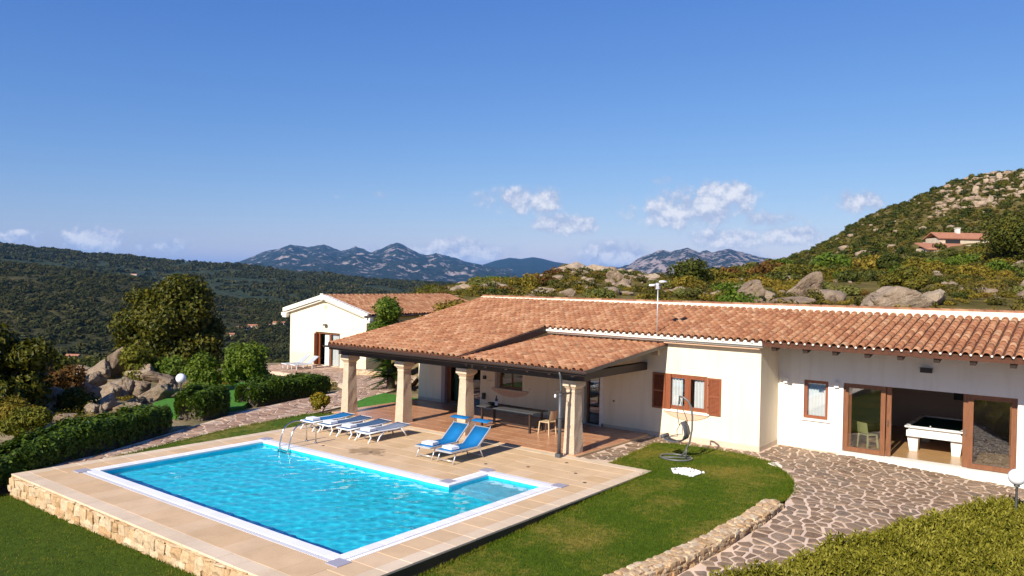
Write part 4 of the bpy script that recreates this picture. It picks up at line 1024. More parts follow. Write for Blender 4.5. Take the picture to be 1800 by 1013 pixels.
# sliding doors
def slide(x0, x1, y, name='sliding_door'):
    d = vb(frame_mb(x0, x1, y, y+.06, .05, 2.26, .14), name, MAT['door_wood'])
    pane(x0+.141, x1-.141, y+.026, .191, 2.119).build('pane', MAT['glass'], d); return d
slide(14.94, 16.20, RY+.06); slide(18.50, 19.75, RY+.06)
slide(15.02, 16.36, RY+.135); slide(18.36, 19.70, RY+.135)
for x in (16.28, 18.44): vb(MB().box(x-.015, x+.015, RY+.10, RY+.134, 1.0, 1.2), 'door_handle', MAT['steel'])
vb(MB().box(14.85, 20.0, RY-.32, RY+.0-.002, -.42, -.035).box(14.85, 20.0, RY-.16, RY+.3, -.034, .028), 'doorstep', MAT['white_trim'])
# wind-speed mast fixed to the eaves
vb(MB().tube([(9.2,14.84,3.45),(9.2,14.84,5.36)], .020, 8).box(9.14, 9.26, 14.78, 14.90, 5.2, 5.42), 'light_mast', MAT['alu'])
for k, (a, b) in enumerate(((-.20,.10),(.20,-.08),(-.16,-.14),(.13,.16))):
    m = MB().bar((9.2, 14.84, 5.33), (9.2+a, 14.84+b, 5.36), .03, .03, 1); V = []
    m.lathe([(0,0),(.10,.0),(.12,.03),(.10,.07),(0,.08)], (9.2+a, 14.84+b, 5.30+.13*(k % 2)), 10)
    vb(m, 'floodlight', [MAT['white_plastic'], MAT['black']])

# ------------------------------------------------------------------ furniture in the billiard room
pt = empty('pool_table', (17.35, 19.75, .03), label='white billiard table with dark green cloth in the open room', cat='pool table')
hw, hl = .86, 1.36
MB().box(-hw+.10, hw-.10, -hl+.10, hl-.10, .60, .78).box(-hw+.05, hw-.05, -hl+.05, hl-.05, .50, .70).build('body', MAT['table_white'], pt)
frame = MB()
for (a, b, c, d) in ((-hw,-hw+.13,-hl,hl),(hw-.13,hw,-hl,hl),(-hw+.131,hw-.131,-hl,-hl+.13),(-hw+.131,hw-.131,hl-.13,hl)): frame.box(a, b, c, d, .781, .85)
frame.build('rail', MAT['table_white'], pt, bevel=.015)
MB().box(-hw+.131, hw-.131, -hl+.131, hl-.131, .781, .815).build('cloth', MAT['felt'], pt)
for sx in (-1, 1):
    for sy in (-1, 1): MB().frustum(sx*.62-.12, sx*.62+.12, sy*1.02-.12, sy*1.02+.12, 0, sx*.64-.17, sx*.64+.17, sy*1.02-.17, sy*1.02+.17, .50).build('leg', MAT['table_white'], pt)
for sx in (-1, 1):
    for y in (-hl+.06, 0, hl-.06): MB().lathe([(0,.853),(.055,.853),(.06,.848)], (sx*(hw-.07), y, 0), 10).build('pocket', MAT['black'], pt)
ball = MB().lathe([(0,-.028),(.02,-.02),(.028,0),(.02,.02),(0,.028)], n=10).build('billiard_ball', MAT['white_paint'], None, loc=(17.2, 18.75, .03+.845))
tag(ball, 'white cue ball on the green billiard cloth', 'ball')
def chair(loc, rz, mat, label, group=None):
    c = empty('plastic_chair', loc, rz, label, 'chair', group)
    MB().box(-.21, .21, -.21, .21, .42, .455).build('seat', mat, c, bevel=.01)
    m = MB(); n = 6
    for k in range(n): 
        a0, a1 = -.22+.44*k/n, -.22+.44*(k+1)/n; f = lambda a: .20-.06*(1-(a/.22)**2)*-.6
        m.add([(a0,f(a0),.50),(a1,f(a1),.50),(a1,f(a1)+.07,.86),(a0,f(a0)+.07,.86),(a0,f(a0)+.025,.50),(a1,f(a1)+.025,.50),(a1,f(a1)+.095,.86),(a0,f(a0)+.095,.86)], [(0,1,2,3),(7,6,5,4),(3,2,6,7),(0,4,5,1)])
    m.build('backrest', mat, c)
    for sx in (-1, 1):
        for sy in (-1, 1):
            MB().bar((sx*.22, sy*.23, 0), (sx*.19, sy*.19, .45 if sy < 0 else .52), .04, .04).build('leg', mat, c)
    return c
chair((15.42, 18.15, .03), 2.6, MAT['yellow_plastic'], 'pale yellow plastic chair behind the left glass door')
pf = empty('wall_picture', (17.75, 23.26, 1.62), label='dark framed picture with a pale shape on the back wall', cat='picture')
frame_mb(-.55, .55, -.03, .015, -.36, .36, .04).build('frame', MAT['black'], pf)
MB().box(-.51, .51, -.012, .012, -.32, .32).build('canvas', MAT['black'], pf)
MB().add([(-.22,-.014,-.05),(-.16,-.014,-.2),(-.1,-.014,-.02),(.1,-.014,.0),(.22,-.014,.12),(.1,-.014,.18),(-.1,-.014,.16),(-.25,-.014,.12)], [(0,1,2,3,4,5,6,7)]).build('pale_shape', MAT['white_paint'], pf)

# ------------------------------------------------------------------ under the veranda
dt = empty('dining_table', (4.55, 12.6, .02), label='long dining table with dark glass top under the veranda', cat='table')
MB().box(-1.3, 1.3, -.48, .48, .70, .73).build('tabletop', MAT['dark_grey'], dt, bevel=.006)
for sx in (-1.1, 1.1):
    for sy in (-.36, .36): MB().bar((sx, sy, 0), (sx, sy, .70), .07, .07).build('leg', MAT['dark_wood'], dt)
MB().box(-1.1, 1.1, -.03, .03, .12, .18).build('stretcher', MAT['dark_wood'], dt)
bt = empty('bottle', (3.95, 12.45, .75), label='dark bottle with pale label standing on the veranda table', cat='bottle')
MB().lathe([(0,0),(.055,0),(.055,.26),(.022,.33),(.02,.40),(0,.40)], n=12).build('body', MAT['bottle'], bt)
MB().lathe([(.056,.05),(.0565,.2),(.05,.2)], n=12).build('label', MAT['label_white'], bt)
bw = MB().lathe([(0,0),(.10,.01),(.16,.09),(.15,.09),(.09,.03),(0,.03)], n=14).build('fruit_bowl', MAT['black'], None, loc=(3.6, 12.6, .751)); tag(bw, 'black bowl on the left end of the veranda table', 'bowl')
chair((6.15, 12.6, .02), -1.57, MAT['rattan'], 'rattan chair at the right head of the veranda table')

# ------------------------------------------------------------------ annex
AX0, AX1, AY, AYE, AXR, AZ = -23.9, -16.05, 24.0, 36.0, -20.1, -.75
annex = empty('annex', ((AX0+AX1)/2, 30, AZ), label='small cream annex with white gable trim and a pink tiled roof', cat='house')
AO = (-(AX0+AX1)/2, -30, -AZ)
def ab(m, name, mats, **kw): return m.build(name, mats, annex, loc=AO, **kw)
zg = lambda x: 4.0-abs(x-AXR)*.245
m = wall_panel(MB(), 'y', AY, AX0, AX1, -1.4, 2.80, [(-21.15,-18.6,-.62,1.62)], .3)
m.add([(AX0,AY,2.80),(AX1,AY,2.80),(AX1,AY,zg(AX1)-.12),(AXR,AY,zg(AXR)-.12),(AX0,AY,zg(AX0)-.12)], [(0,1,2,3,4)])
m.box(AX1-.3, AX1, AY+.301, AYE, -1.4, 2.85).box(AX0, AX0+.3, AY+.301, AYE, -1.4, 2.85).box(AX0+.301, AX1-.301, AYE-.3, AYE, -1.4, 2.8)
ab(m, 'wall', MAT['plaster_cream'])
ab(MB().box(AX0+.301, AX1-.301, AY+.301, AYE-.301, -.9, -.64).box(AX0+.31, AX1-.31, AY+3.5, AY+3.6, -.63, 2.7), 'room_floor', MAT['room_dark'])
EX = AX1+.42; WX = AX0-.42
zs = lambda x: 4.06-abs(x-AXR)*.245
m = MB()
for (xa, xb) in ((AXR, EX), (WX, AXR)):
    V = []
    for y in (AY-.30, AYE+.3):
        V += [(xa, y, zs(xa)-.08), (xb, y, zs(xb)-.08), (xb, y, zs(xb)), (xa, y, zs(xa))]
    m.add(V, [(0,1,2,3),(7,6,5,4),(0,4,5,1),(1,5,6,2),(2,6,7,3),(3,7,4,0)])
aroof = ab(m, 'roof', MAT['roof_base'])
# tiles on both slopes: local +y is up the slope
RotR = Matrix(((0,-1,0,0),(1,0,0,0),(0,0,1,0),(0,0,0,1)))    # local y -> -x, local x -> +y
lay_tiles('annex', aroof, AY-.2, AYE+.2, -EX, -AXR-.05, lambda x, y: zs(-y), RotR, seed=8, pitch=.26)
RotL = Matrix(((0,1,0,0),(-1,0,0,0),(0,0,1,0),(0,0,0,1)))
lay_tiles('annex', aroof, -AYE-.2, -AY+.2, WX, AXR-.05, lambda x, y: zs(y), RotL, seed=9, pitch=.26)
build_tiles('annex', 300, (0, 0, 0))
m = MB()
for i in range(32): m.tube([(AXR, AY-.2+.38*i, 4.07), (AXR, AY+.22+.38*i, 4.08)], [.12, .10], 8)
tag(m.build('ridge_tile', MAT['roof_tile'], aroof), kind='stuff')
m = MB()                                                      # white verge trim, two stepped bands
for (xa, xb) in ((AXR, EX+.02), (WX-.02, AXR)):
    for (dy, d0, d1) in ((.34, -.18, .10), (.22, -.30, -.181)):
        V = []
        for y in (AY-dy, AY-.001): V += [(xa, y, zs(xa)+d0), (xb, y, zs(xb)+d0), (xb, y, zs(xb)+d1), (xa, y, zs(xa)+d1)]
        m.add(V, [(0,1,2,3),(7,6,5,4),(0,4,5,1),(1,5,6,2),(2,6,7,3),(3,7,4,0)])
m.box(AXR-.16, AXR+.16, AY-.37, AY-.345, 3.80, 4.22)
ab(m, 'verge_trim', MAT['white_trim'])
for s, x in ((-1, WX+.05), (1, EX-.05)): ab(MB().box(x-.28, x+.28, AY-.30, AY-.002, 2.58 if s < 0 else 2.60, 2.80).box(x-.2*1-.0, x+.2, AY-.26, AY-.003, 2.46, 2.579), 'verge_foot', MAT['white_trim'])
g = MB().tube([(EX+.03, AY-.55, 2.87), (EX+.03, AYE+.3, 2.87)], .075, 8); ab(g, 'gutter', MAT['brown_metal'])
star = MB(); sp = []
for k in range(10): a = math.pi/2+k*math.pi/5; r_ = .20 if k % 2 == 0 else .07; sp.append((AXR+r_*math.cos(a), 3.32+r_*math.sin(a)))
star.add([(x, AY-.03, z) for x, z in sp]+[(x, AY-.004, z) for x, z in sp], [tuple(range(10))]+[(i, 10+i, 10+(i+1) % 10, (i+1) % 10) for i in range(10)])
ab(star, 'star_ornament', MAT['granite_trim'])
ab(MB().lathe([(0,0),(.18,.0),(.14,.10),(0,.12)], (-20.0, AY-.12, 2.08), 12), 'wall_lamp', MAT['dark_grey'])
ad = ab(frame_mb(-21.14, -18.61, AY+.10, AY+.2, -.62, 1.61, .11, bottom=False).box(-19.80, -19.62, AY+.10, AY+.2, -.62, 1.5), 'door', MAT['door_wood'])
MB().bar((-20.98, AY-.02, -.6), (-20.98, AY-.02, 1.52), .07, .40).bar((-20.80, AY+.12, -.6), (-20.80, AY+.12, 1.52), .12, .08).build('door_leaf', MAT['shutter_wood'], ad)
pane(-19.619, -18.721, AY+.14, -.6, 1.5).build('pane', MAT['glass'], ad)
curtain(ad, -20.42, -19.82, AY+.24, -.6, 1.5, MAT['curtain'], 4); curtain(ad, -19.58, -18.95, AY+.24, -.6, 1.5, MAT['curtain'], 4)
ab(MB().box(-21.3, -18.4, AY-.45, AY+.09, -.9, -.635), 'doorstep', MAT['peach_trim'])
# ------------------------------------------------------------------ loungers
def towel(parent_loc, rz, label, n=0):
    t = MB(); w, l = .22, .17
    for k in range(3):
        z0 = .028*k; s = 1-.03*k
        t.box(-w*s, w*s, -l*s, l*s, z0, z0+.026)
    o = t.build('towel', MAT['towel'], None, bevel=.012, loc=parent_loc, rot=(0, 0, rz)); tag(o, label, 'towel', 'folded towels on the loungers'); return o
def white_lounger(x, y, rz, label, sling=None):
    t = empty('sun_lounger', (x, y, 0), rz, label, 'sun lounger', 'white framed loungers in a row by the pool')
    m = MB()
    for s in (-.32, .32): m.tube([(s,0,.31),(s,.5,.32),(s,1.25,.31),(s,1.92,.36)], .026, 8)
    m.tube([(-.32,0,.31),(.32,0,.31)], .026, 8).tube([(-.32,1.92,.36),(.32,1.92,.36)], .026, 8)
    m.build('frame', MAT['white_plastic'], t)
    for s in (-.32, .32):
        MB().tube([(s,.06,.31),(s*1.02,.14,.16),(s*1.05,.02,0)], .026, 8).build('leg', MAT['white_plastic'], t)
        MB().tube([(s,.75,.31),(s*1.02,.52,.15),(s*1.05,.42,0)], .026, 8).build('leg', MAT['white_plastic'], t)
        MB().tube([(s,1.45,.32),(s*1.02,1.62,.15),(s*1.05,1.72,0)], .026, 8).build('leg', MAT['white_plastic'], t)
    m = MB(); V = []; n = 14
    for i in range(n+1):
        yy = .04+1.86*i/n; zz = .335+(.045*max(0, (yy-1.25)/.67))-.012*math.sin(math.pi*i/n)
        V += [(-.30,yy,zz),(.30,yy,zz)]
    m.add(V, [(2*i,2*i+1,2*i+3,2*i+2) for i in range(n)], 0, True); o = m.build('sling', sling or MAT['blue_sling'], t)
    so_ = o.modifiers.new('s', 'SOLIDIFY'); so_.thickness = .012
    return t
ord_ = ['nearest the pool ladder', 'second from the pool ladder', 'third from the pool ladder', 'farthest from the pool ladder']
for i, x in enumerate((-.52, .43, 1.42, 2.36)):
    white_lounger(x, 7.34, -.03, ['blue','slate blue','slate blue','pale grey'][i]+' lounger '+ord_[i]+' in the row of four', [MAT['blue_sling'],MAT['slate_sling'],MAT['slate_sling'],MAT['pale_sling']][i])
    towel((x+.0, 7.34+.30, .342), .05*(i-1), 'folded white towel on the white framed lounger '+ord_[i])
def canopy_lounger(x, y, rz, label):
    t = empty('canopy_lounger', (x, y, 0), rz, label, 'sun lounger', 'blue loungers with a sunshade')
    W2 = .31; m = MB()
    for s in (-W2, W2): m.bar((s,0,.36), (s,1.28,.36), .035, .05)
    m.bar((-W2,0,.36), (W2,0,.36), .05, .05).bar((-W2,1.28,.36), (W2,1.28,.36), .035, .04)
    m.build('frame', MAT['alu'], t)
    bf = MB()
    for s in (-W2, W2): bf.bar((s,1.18,.37), (s,1.74,.84), .035, .045)
    bf.bar((-W2,1.74,.84), (W2,1.74,.84), .04, .04); bf.build('back_frame', MAT['alu'], t)
    for s in (-W2, W2):
        MB().tube([(s,.22,.35),(s*1.03,.05,0)], .018, 8).build('leg', MAT['alu'], t)
        MB().tube([(s,1.22,.35),(s*1.03,1.42,0)], .018, 8).build('leg', MAT['alu'], t)
    MB().tube([(-W2*1.02,.08,.09),(W2*1.02,.08,.09)], .012, 6).tube([(-W2*1.02,1.40,.06),(W2*1.02,1.40,.06)], .012, 6).build('stretcher', MAT['alu'], t)
    m = MB(); V = []; prof = [(.05,.385),(.4,.375),(.8,.370),(1.14,.385),(1.22,.43),(1.45,.615),(1.73,.855)]
    for yy, zz in prof: V += [(-W2+.02,yy,zz),(W2-.02,yy,zz)]
    m.add(V, [(2*i,2*i+1,2*i+3,2*i+2) for i in range(len(prof)-1)], 0, True); o = m.build('sling', MAT['blue_sling'], t)
    o.modifiers.new('s', 'SOLIDIFY').thickness = .012
    m = MB()
    for s in (-W2, W2): m.tube([(s,1.72,.82),(s,1.76,1.04)], .012, 6)
    m.build('canopy_post', MAT['alu'], t)
    m = MB(); V = []; prof = [(1.56,1.03),(1.66,1.065),(1.80,1.075),(1.93,1.05)]
    for yy, zz in prof: V += [(-W2-.02,yy,zz),(W2+.02,yy,zz)]
    m.add(V, [(2*i,2*i+1,2*i+3,2*i+2) for i in range(len(prof)-1)], 0, True); o = m.build('canopy', MAT['blue_sling'], t); o.modifiers.new('s', 'SOLIDIFY').thickness = .014
    return t
canopy_lounger(5.52, 6.98, 0.0, 'blue lounger with sunshade, the one nearer the white loungers'); towel((5.50, 7.32, .392), .1, 'folded white towel on the blue lounger nearer the white loungers')
canopy_lounger(6.40, 6.95, -.02, 'blue lounger with sunshade, the one nearer the shallow pool alcove'); towel((6.38, 7.27, .392), -.1, 'folded white towel on the blue lounger nearer the pool alcove')
for i, x in enumerate((-20.75, -19.85)):
    t = empty('sun_lounger', (x, 21.2, -.66), -.12, ['grey lounger in front of the annex, left of its pair', 'grey lounger in front of the annex, nearer the villa'][i], 'sun lounger', 'grey loungers in front of the annex')
    m = MB()
    for s in (-.3, .3): m.bar((s,0,.32), (s,1.4,.32), .03, .04)
    m.bar((-.3,0,.32), (.3,0,.32), .03, .04).build('frame', MAT['white_plastic'], t)
    for s in (-.3, .3):
        for yy in (.12, 1.25): MB().bar((s, yy, .3), (s, yy, 0), .04, .04).build('leg', MAT['white_plastic'], t)
    o = MB().add([(-.28,.02,.345),(.28,.02,.345),(.28,1.15,.34),(-.28,1.15,.34),(.28,1.75,.80),(-.28,1.75,.80)], [(0,1,2,3),(3,2,4,5)]).build('sling', MAT['grey_sling'], t); o.modifiers.new('s', 'SOLIDIFY').thickness = .03

# ------------------------------------------------------------------ lamps, swing, pebbles
def globe_lamp(x, y, zb, zt, r, label):
    t = empty('globe_lamp', (x, y, zb), 0, label, 'garden lamp', 'globe garden lamps')
    h = zt-zb
    MB().lathe([(0,0),(.08,0),(.08,.03),(.028,.05),(.026,h-r-.05),(.06,h-r-.03),(.06,h-r+.02),(0,h-r+.02)], n=12).build('post', MAT['grey_frame'], t)
    MB().lathe([(r*math.sin(a)+.0001, -r*math.cos(a)) for a in np.linspace(0, math.pi, 17)], (0, 0, h), 24).build('globe', MAT['globe'], t)
globe_lamp(-6.25, 5.9, -.12, 1.43, .185, 'white globe lamp on a thin post between the clipped hedges')
globe_lamp(20.36, 10.1, -.35, 1.38, .175, 'white globe lamp on a post rising behind the rosemary hedge')
sw = empty('swing_chair', (11.2, 12.4, float(lawn_z(11.2, 12.4))), 0.0, 'empty grey swing chair hanging from a curved stand on the lawn', 'swing chair')
MB().tube([(.0+.5*math.cos(a), .42*math.sin(a), .03) for a in np.linspace(0, 2*math.pi, 28, endpoint=False)], .03, 8, closed=True).tube([(-.35,-.28,.03),(.0,-.02,.035),(.42,.18,.03)], .025, 8).build('base_ring', MAT['grey_frame'], sw)
arc = [(.10,.10,.04),(.26,.08,.22),(.42,.05,.55),(.50,.03,.95),(.51,.02,1.35),(.47,.01,1.65),(.36,0,1.84),(.20,0,1.93),(.06,0,1.94)]
MB().tube(arc, .030, 8).tube([(.30,.06,.05),(.32,.05,.34)], .02, 6).build('stand', MAT['grey_frame'], sw)
MB().tube([(.07,0,1.93),(.09,-.18,1.45),(.20,-.24,1.10)], .012, 6).tube([(.07,0,1.93),(.15,.18,1.45),(.28,.22,1.12)], .012, 6).tube([(.07,0,1.93),(.07,0,1.70)], .02, 6).build('rope', MAT['grey_frame'], sw)
prof = [(.22,1.18),(.32,1.0),(.36,.82),(.30,.66),(.14,.56),(-.08,.52),(-.28,.56),(-.40,.66)]
m = MB(); V = []
for x, z in prof: V += [(x,-.17,z),(x,.17,z)]
m.add(V, [(2*i,2*i+1,2*i+3,2*i+2) for i in range(len(prof)-1)], 0, True); o = m.build('seat', MAT['dark_grey'], sw); o.modifiers.new('s', 'SOLIDIFY').thickness = .02
m = MB()
for y in (-.19, .19): m.tube([(x, y, z) for x, z in prof], .015, 6).tube([(.22,y,1.15),(.10,y,.92),(.12,y,.74),(-.1,y,.70),(-.32,y,.62)], .012, 6)
m.build('seat_frame', MAT['grey_frame'], sw)
m = MB().tube([(-.40,-.2,.66),(-.40,.2,.66)], .06, 10); m.build('cushion_roll', MAT['dark_grey'], sw)
# white pebbles in a square bed
m = MB(); rr = random.Random(3); PB = [(11.75,10.92),(12.05,11.38),(12.68,11.22),(12.62,10.52),(12.0,10.60)]
for i in range(420):
    while True:
        x, y = rr.uniform(11.7, 12.75), rr.uniform(10.4, 11.45)
        if in_poly(x, y, PB): break
    r = rr.uniform(.022, .042); z = float(lawn_z(x, y))+rr.uniform(.005, .04); a = rr.uniform(0, 6)
    V = []; F = []
    for k in range(6): V.append((x+r*1.2*math.cos(a+k*math.pi/3), y+r*math.sin(a+k*math.pi/3), z))
    V += [(x, y, z+r*.7), (x, y, z-r*.6)]
    for k in range(6): F += [(k, (k+1) % 6, 6), ((k+1) % 6, k, 7)]
    m.add(V, F, 0, True)
tag(m.build('pebbles', MAT['pebble'], None), 'small heap of white pebbles on the lawn near the deck corner', 'pebbles', kind='stuff')
sl = MB().prism([(13.62,13.68),(13.80,14.02),(14.12,13.60),(14.0,13.36)], -.16, .0).build('stone_slab', MAT['mortar'], None, bevel=.02); tag(sl, 'pale stone slab at the rounded corner of the lawn', 'stone')
pw = empty('planter_wall', (-12.6, 21.4, -.6), .25, 'low golden stone planter wall beside the annex corner', 'stone wall')
MB().box(-1.6, 1.6, -.18, .18, -.5, .45).build('wall_core', MAT['wall_mortar'], pw)
stone_row(pw, (-1.6, -.22), (1.6, -.22), -.1, .52, .16, .22, .38, (0, 0, 0))

# ------------------------------------------------------------------ foliage
def leaves(name, P, Nn, size, mat, rg, aspect=1.0, up_bias=0, parent=None, link_=True, jitter=.45):
    n = len(P); Nn = Nn+rg.normal(0, jitter, (n, 3)); Nn /= np.linalg.norm(Nn, axis=1, keepdims=True)+1e-9
    T = rg.normal(0, 1, (n, 3)); T[:, 2] += up_bias
    T -= Nn*np.sum(T*Nn, 1, keepdims=True); T /= np.linalg.norm(T, axis=1, keepdims=True)+1e-9
    B = np.cross(Nn, T); s = (size*rg.uniform(.45, 1.6, n))[:, None]
    V = np.stack([P-T*s*aspect, P+B*s*.55+Nn*s*.15, P+T*s*aspect, P-B*s*.55+Nn*s*.15], 1).reshape(-1, 3)
    me = np_mesh(name, V, np.arange(4*n).reshape(n, 4), mat)
    return link(name, me, parent) if link_ else me
def lobe_points(lobes, n, rg, depth=.45):
    L = np.array(lobes, float); w = (L[:, 3]*L[:, 4]+L[:, 4]*L[:, 5]+L[:, 3]*L[:, 5]); idx = rg.choice(len(L), n, p=w/w.sum())
    d = rg.normal(0, 1, (n, 3)); d /= np.linalg.norm(d, axis=1, keepdims=True)
    r = 1-depth*rg.random(n)**1.6; L = L[idx]
    wob = .85+.35*vnoise(d[:, 0]*3+idx*3.1+7, d[:, 1]*3+d[:, 2]*2+9)
    P = L[:, :3]+d*L[:, 3:6]*(r*wob)[:, None]; Nn = d/L[:, 3:6]; Nn /= np.linalg.norm(Nn, axis=1, keepdims=True)
    return P, Nn
def rand_lobes(rg, n, rx, ry, h, rmin, rmax, z0=0.25):
    out = []
    for i in range(n):
        a = rg.uniform(0, 6.28); q = math.sqrt(rg.random()); z = z0+(1-z0)*rg.random()
        k = math.sqrt(max(.05, 1-(abs(z-.45)/.62)**2)); r = rg.uniform(rmin, rmax)
        out.append((rx*k*q*.85*math.cos(a), ry*k*q*.85*math.sin(a), h*z*.92, r, r, r*.8))
    return out
def limbs(lobes, rg, trunk_h, r0):
    m = MB(); top = Vector((rg.normal(0, .1), rg.normal(0, .1), trunk_h)); m.tube([(0,0,-.3),(.02,0,trunk_h*.5),top], [r0, r0*.85, r0*.7], 8)
    for l in lobes[:10]:
        e = Vector(l[:3]); mid = (top+e)/2+Vector((rg.normal(0, .15), rg.normal(0, .15), .1)); m.tube([top, mid, e], [r0*.5, r0*.32, r0*.12], 6)
    return m
def tree(name, loc, rx, ry, h, nl, n, ls, mat, label, seed, rmin=.7, rmax=1.2, group=None, cat='tree', trunk_r=.16, z0=.25):
    rg = np.random.default_rng(seed); lobes = rand_lobes(rg, nl, rx, ry, h, rmin, rmax, z0)
    t = empty(name, loc, 0, label, cat, group); P, Nn = lobe_points(lobes, n, rg)
    leaves('crown', P, Nn, ls, mat, rg, 1.0, 0, t); limbs(lobes, rg, h*.25, trunk_r).build('trunk', MAT['bark'], t); return t
def on_ground(b, e, zf=ground_z, d0=12, d1=220):
    """walk out along a bearing until the line of sight meets the ground"""
    prev = d0
    for D in np.arange(d0, d1, .25 if d1 < 300 else 4.0):
        x, y = survey(b, D)
        if float(elev(b, e, D)) <= float(zf(x, y)): return float(x), float(y), float(zf(x, y)), D
    x, y = survey(b, 60); return float(x), float(y), float(zf(x, y)), 60
def hedge(name, line, w, h, n, ls, mat, label, zf, seed, taper=.85):
    rg = np.random.default_rng(seed); cum = [0]
    for a, b in zip(line[:-1], line[1:]): cum.append(cum[-1]+math.dist(a, b))
    s = rg.uniform(0, cum[-1], n); X = np.interp(s, cum, [p[0] for p in line]); Y = np.interp(s, cum, [p[1] for p in line])
    X2 = np.interp(s+.1, cum, [p[0] for p in line]); Y2 = np.interp(s+.1, cum, [p[1] for p in line]); X1 = np.interp(s-.1, cum, [p[0] for p in line]); Y1 = np.interp(s-.1, cum, [p[1] for p in line])
    tx, ty = X2-X1, Y2-Y1; L = np.hypot(tx, ty)+1e-9; nx_, ny_ = -ty/L, tx/L
    # a superellipse cross section: angle from one foot over the top to the other
    a = rg.uniform(0, math.pi, n); ca, sa = np.cos(a), np.sin(a); q = .38
    endk = np.minimum(1, np.minimum(s, cum[-1]-s)/(w*.5)); endk = np.sqrt(1-(1-endk)**2)*.92+.08
    wob = 1+.40*(fbm(X*1.6+seed, Y*1.6, 4)-.5)+rg.normal(0, .04, n)-.18*rg.random(n)**2+np.where(rg.random(n) < .05, rg.random(n)*.16, 0)
    off = np.sign(ca)*np.abs(ca)**q*w/2*endk*wob; zz = np.abs(sa)**q*h*(.55+.45*endk)*wob
    P = np.stack([X+nx_*off, Y+ny_*off, zf(X, Y)+zz], -1); Nn = np.stack([nx_*ca, ny_*ca, sa*1.2], -1)
    c = P.mean(0); c[2] = float(zf(c[0], c[1])); t = empty(name, tuple(c), 0, label, 'hedge')
    leaves('foliage', P-c, Nn, ls, mat, rg, 1.1, .3, t)
    m = MB(); V = []; k = 12; ss_ = np.linspace(w*.25, cum[-1]-w*.25, max(3, int(cum[-1]/.5)))
    for s_ in ss_:
        x = np.interp(s_, cum, [p[0] for p in line]); y = np.interp(s_, cum, [p[1] for p in line])
        xa = np.interp(s_+.1, cum, [p[0] for p in line])-np.interp(s_-.1, cum, [p[0] for p in line]); ya = np.interp(s_+.1, cum, [p[1] for p in line])-np.interp(s_-.1, cum, [p[1] for p in line])
        l_ = math.hypot(xa, ya)+1e-9
        for i in range(k+1):
            a_ = math.pi*i/k; o_ = np.sign(math.cos(a_))*abs(math.cos(a_))**.5*w*.36; z_ = max(0, math.sin(a_))**.5*h*.80
            V.append((x-ya/l_*o_-c[0], y+xa/l_*o_-c[1], float(zf(x, y))+z_-c[2]-.02))
    F = [(i*(k+1)+j, i*(k+1)+j+1, (i+1)*(k+1)+j+1, (i+1)*(k+1)+j) for i in range(len(ss_)-1) for j in range(k)]
    F += [tuple(range(k, -1, -1)), tuple((len(ss_)-1)*(k+1)+j for j in range(k+1))]
    m.add(V, F); m.build('branches', MAT['bark'], t); return t
gz = lambda x, y: np.maximum(ground_z(x, y), -.6)
hedge('clipped_hedge', [(-1.55,-5.2),(-1.95,-2.8),(-2.65,-.3),(-3.35,1.6),(-4.3,3.5),(-4.75,4.4)], 1.25, 1.0, 26000, .055, MAT['leaf_hedge'], 'long dark clipped hedge left of the pool along the stone path', gz, 31)
hedge('clipped_hedge', [(-5.7,5.75),(-6.25,6.9),(-6.75,7.8)], 1.5, 1.12, 9000, .055, MAT['leaf_hedge'], 'short rounded hedge just behind the left globe lamp', gz, 32)
hedge('clipped_hedge', [(-8.0,9.7),(-8.5,11.4),(-8.6,13.0),(-8.8,14.9)], 1.5, 1.05, 15000, .055, MAT['leaf_hedge'], 'square clipped hedge between the bright lawn and the annex path', gz, 33)
# rosemary bed in the foreground
BED = [(15.75,-.6),(16.0,1.0),(16.5,2.9),(17.3,5.2),(18.2,8.0),(19.2,10.4),(20.3,11.9),(22.5,12.4),(26.5,12.4),(27,0),(21,-2.5),(17,-2)]
def bed_top(x, y):
    x = np.asarray(x, float); y = np.asarray(y, float)
    return .52+.42*(fbm(x*.55+3, y*.55+5, 4)-.5)+.42*(fbm(x*2.2, y*2.2, 3)-.5)
rg = np.random.default_rng(77); P = []; xs = rg.uniform(15.2, 27, 90000); ys = rg.uniform(-2.5, 12.6, 90000)
def bed_dist(x, y):
    d = 9
    for i in range(len(BED)):
        a, b = BED[i], BED[(i+1) % len(BED)]; L2 = (b[0]-a[0])**2+(b[1]-a[1])**2
        t = max(0, min(1, ((x-a[0])*(b[0]-a[0])+(y-a[1])*(b[1]-a[1]))/L2)); d = min(d, math.hypot(x-a[0]-t*(b[0]-a[0]), y-a[1]-t*(b[1]-a[1])))
    return d
for x, y in zip(xs, ys):
    b_, D_ = unsurvey(x, y)
    if D_ < 11.5 or b_ > 2050: continue
    if in_poly(x, y, BED): P.append((x, y, bed_dist(x, y)))
    if len(P) >= 23000: break
P = np.array(P); edge = np.sqrt(np.clip(1-(1-np.clip(P[:, 2]/.55, 0, 1))**2, 0, 1)); gzb = patio_z(P[:, 0], P[:, 1])
zt = gzb+(bed_top(P[:, 0], P[:, 1])-gzb)*edge*rg.uniform(.74, 1.06, len(P)) + rg.uniform(-.04, .06, len(P))
S = np.stack([P[:, 0], P[:, 1], zt], -1); k = 7; n = len(S)
base = np.repeat(S, k, 0); tilt = np.repeat(rg.normal(0, .34, (n, 2)), k, 0); tt = np.tile(np.arange(k)/k, n)
ax = np.stack([tilt[:, 0], tilt[:, 1], np.ones(n*k)], -1); base = base+ax*(tt*.15-.08)[:, None]
dirs = ax*.9+rg.normal(0, .62, (n*k, 3)); dirs /= np.linalg.norm(dirs, axis=1, keepdims=True)
side = np.cross(dirs, rg.normal(0, 1, (n*k, 3))); side /= np.linalg.norm(side, axis=1, keepdims=True); l = rg.uniform(.05, .115, n*k)[:, None]; w = .015
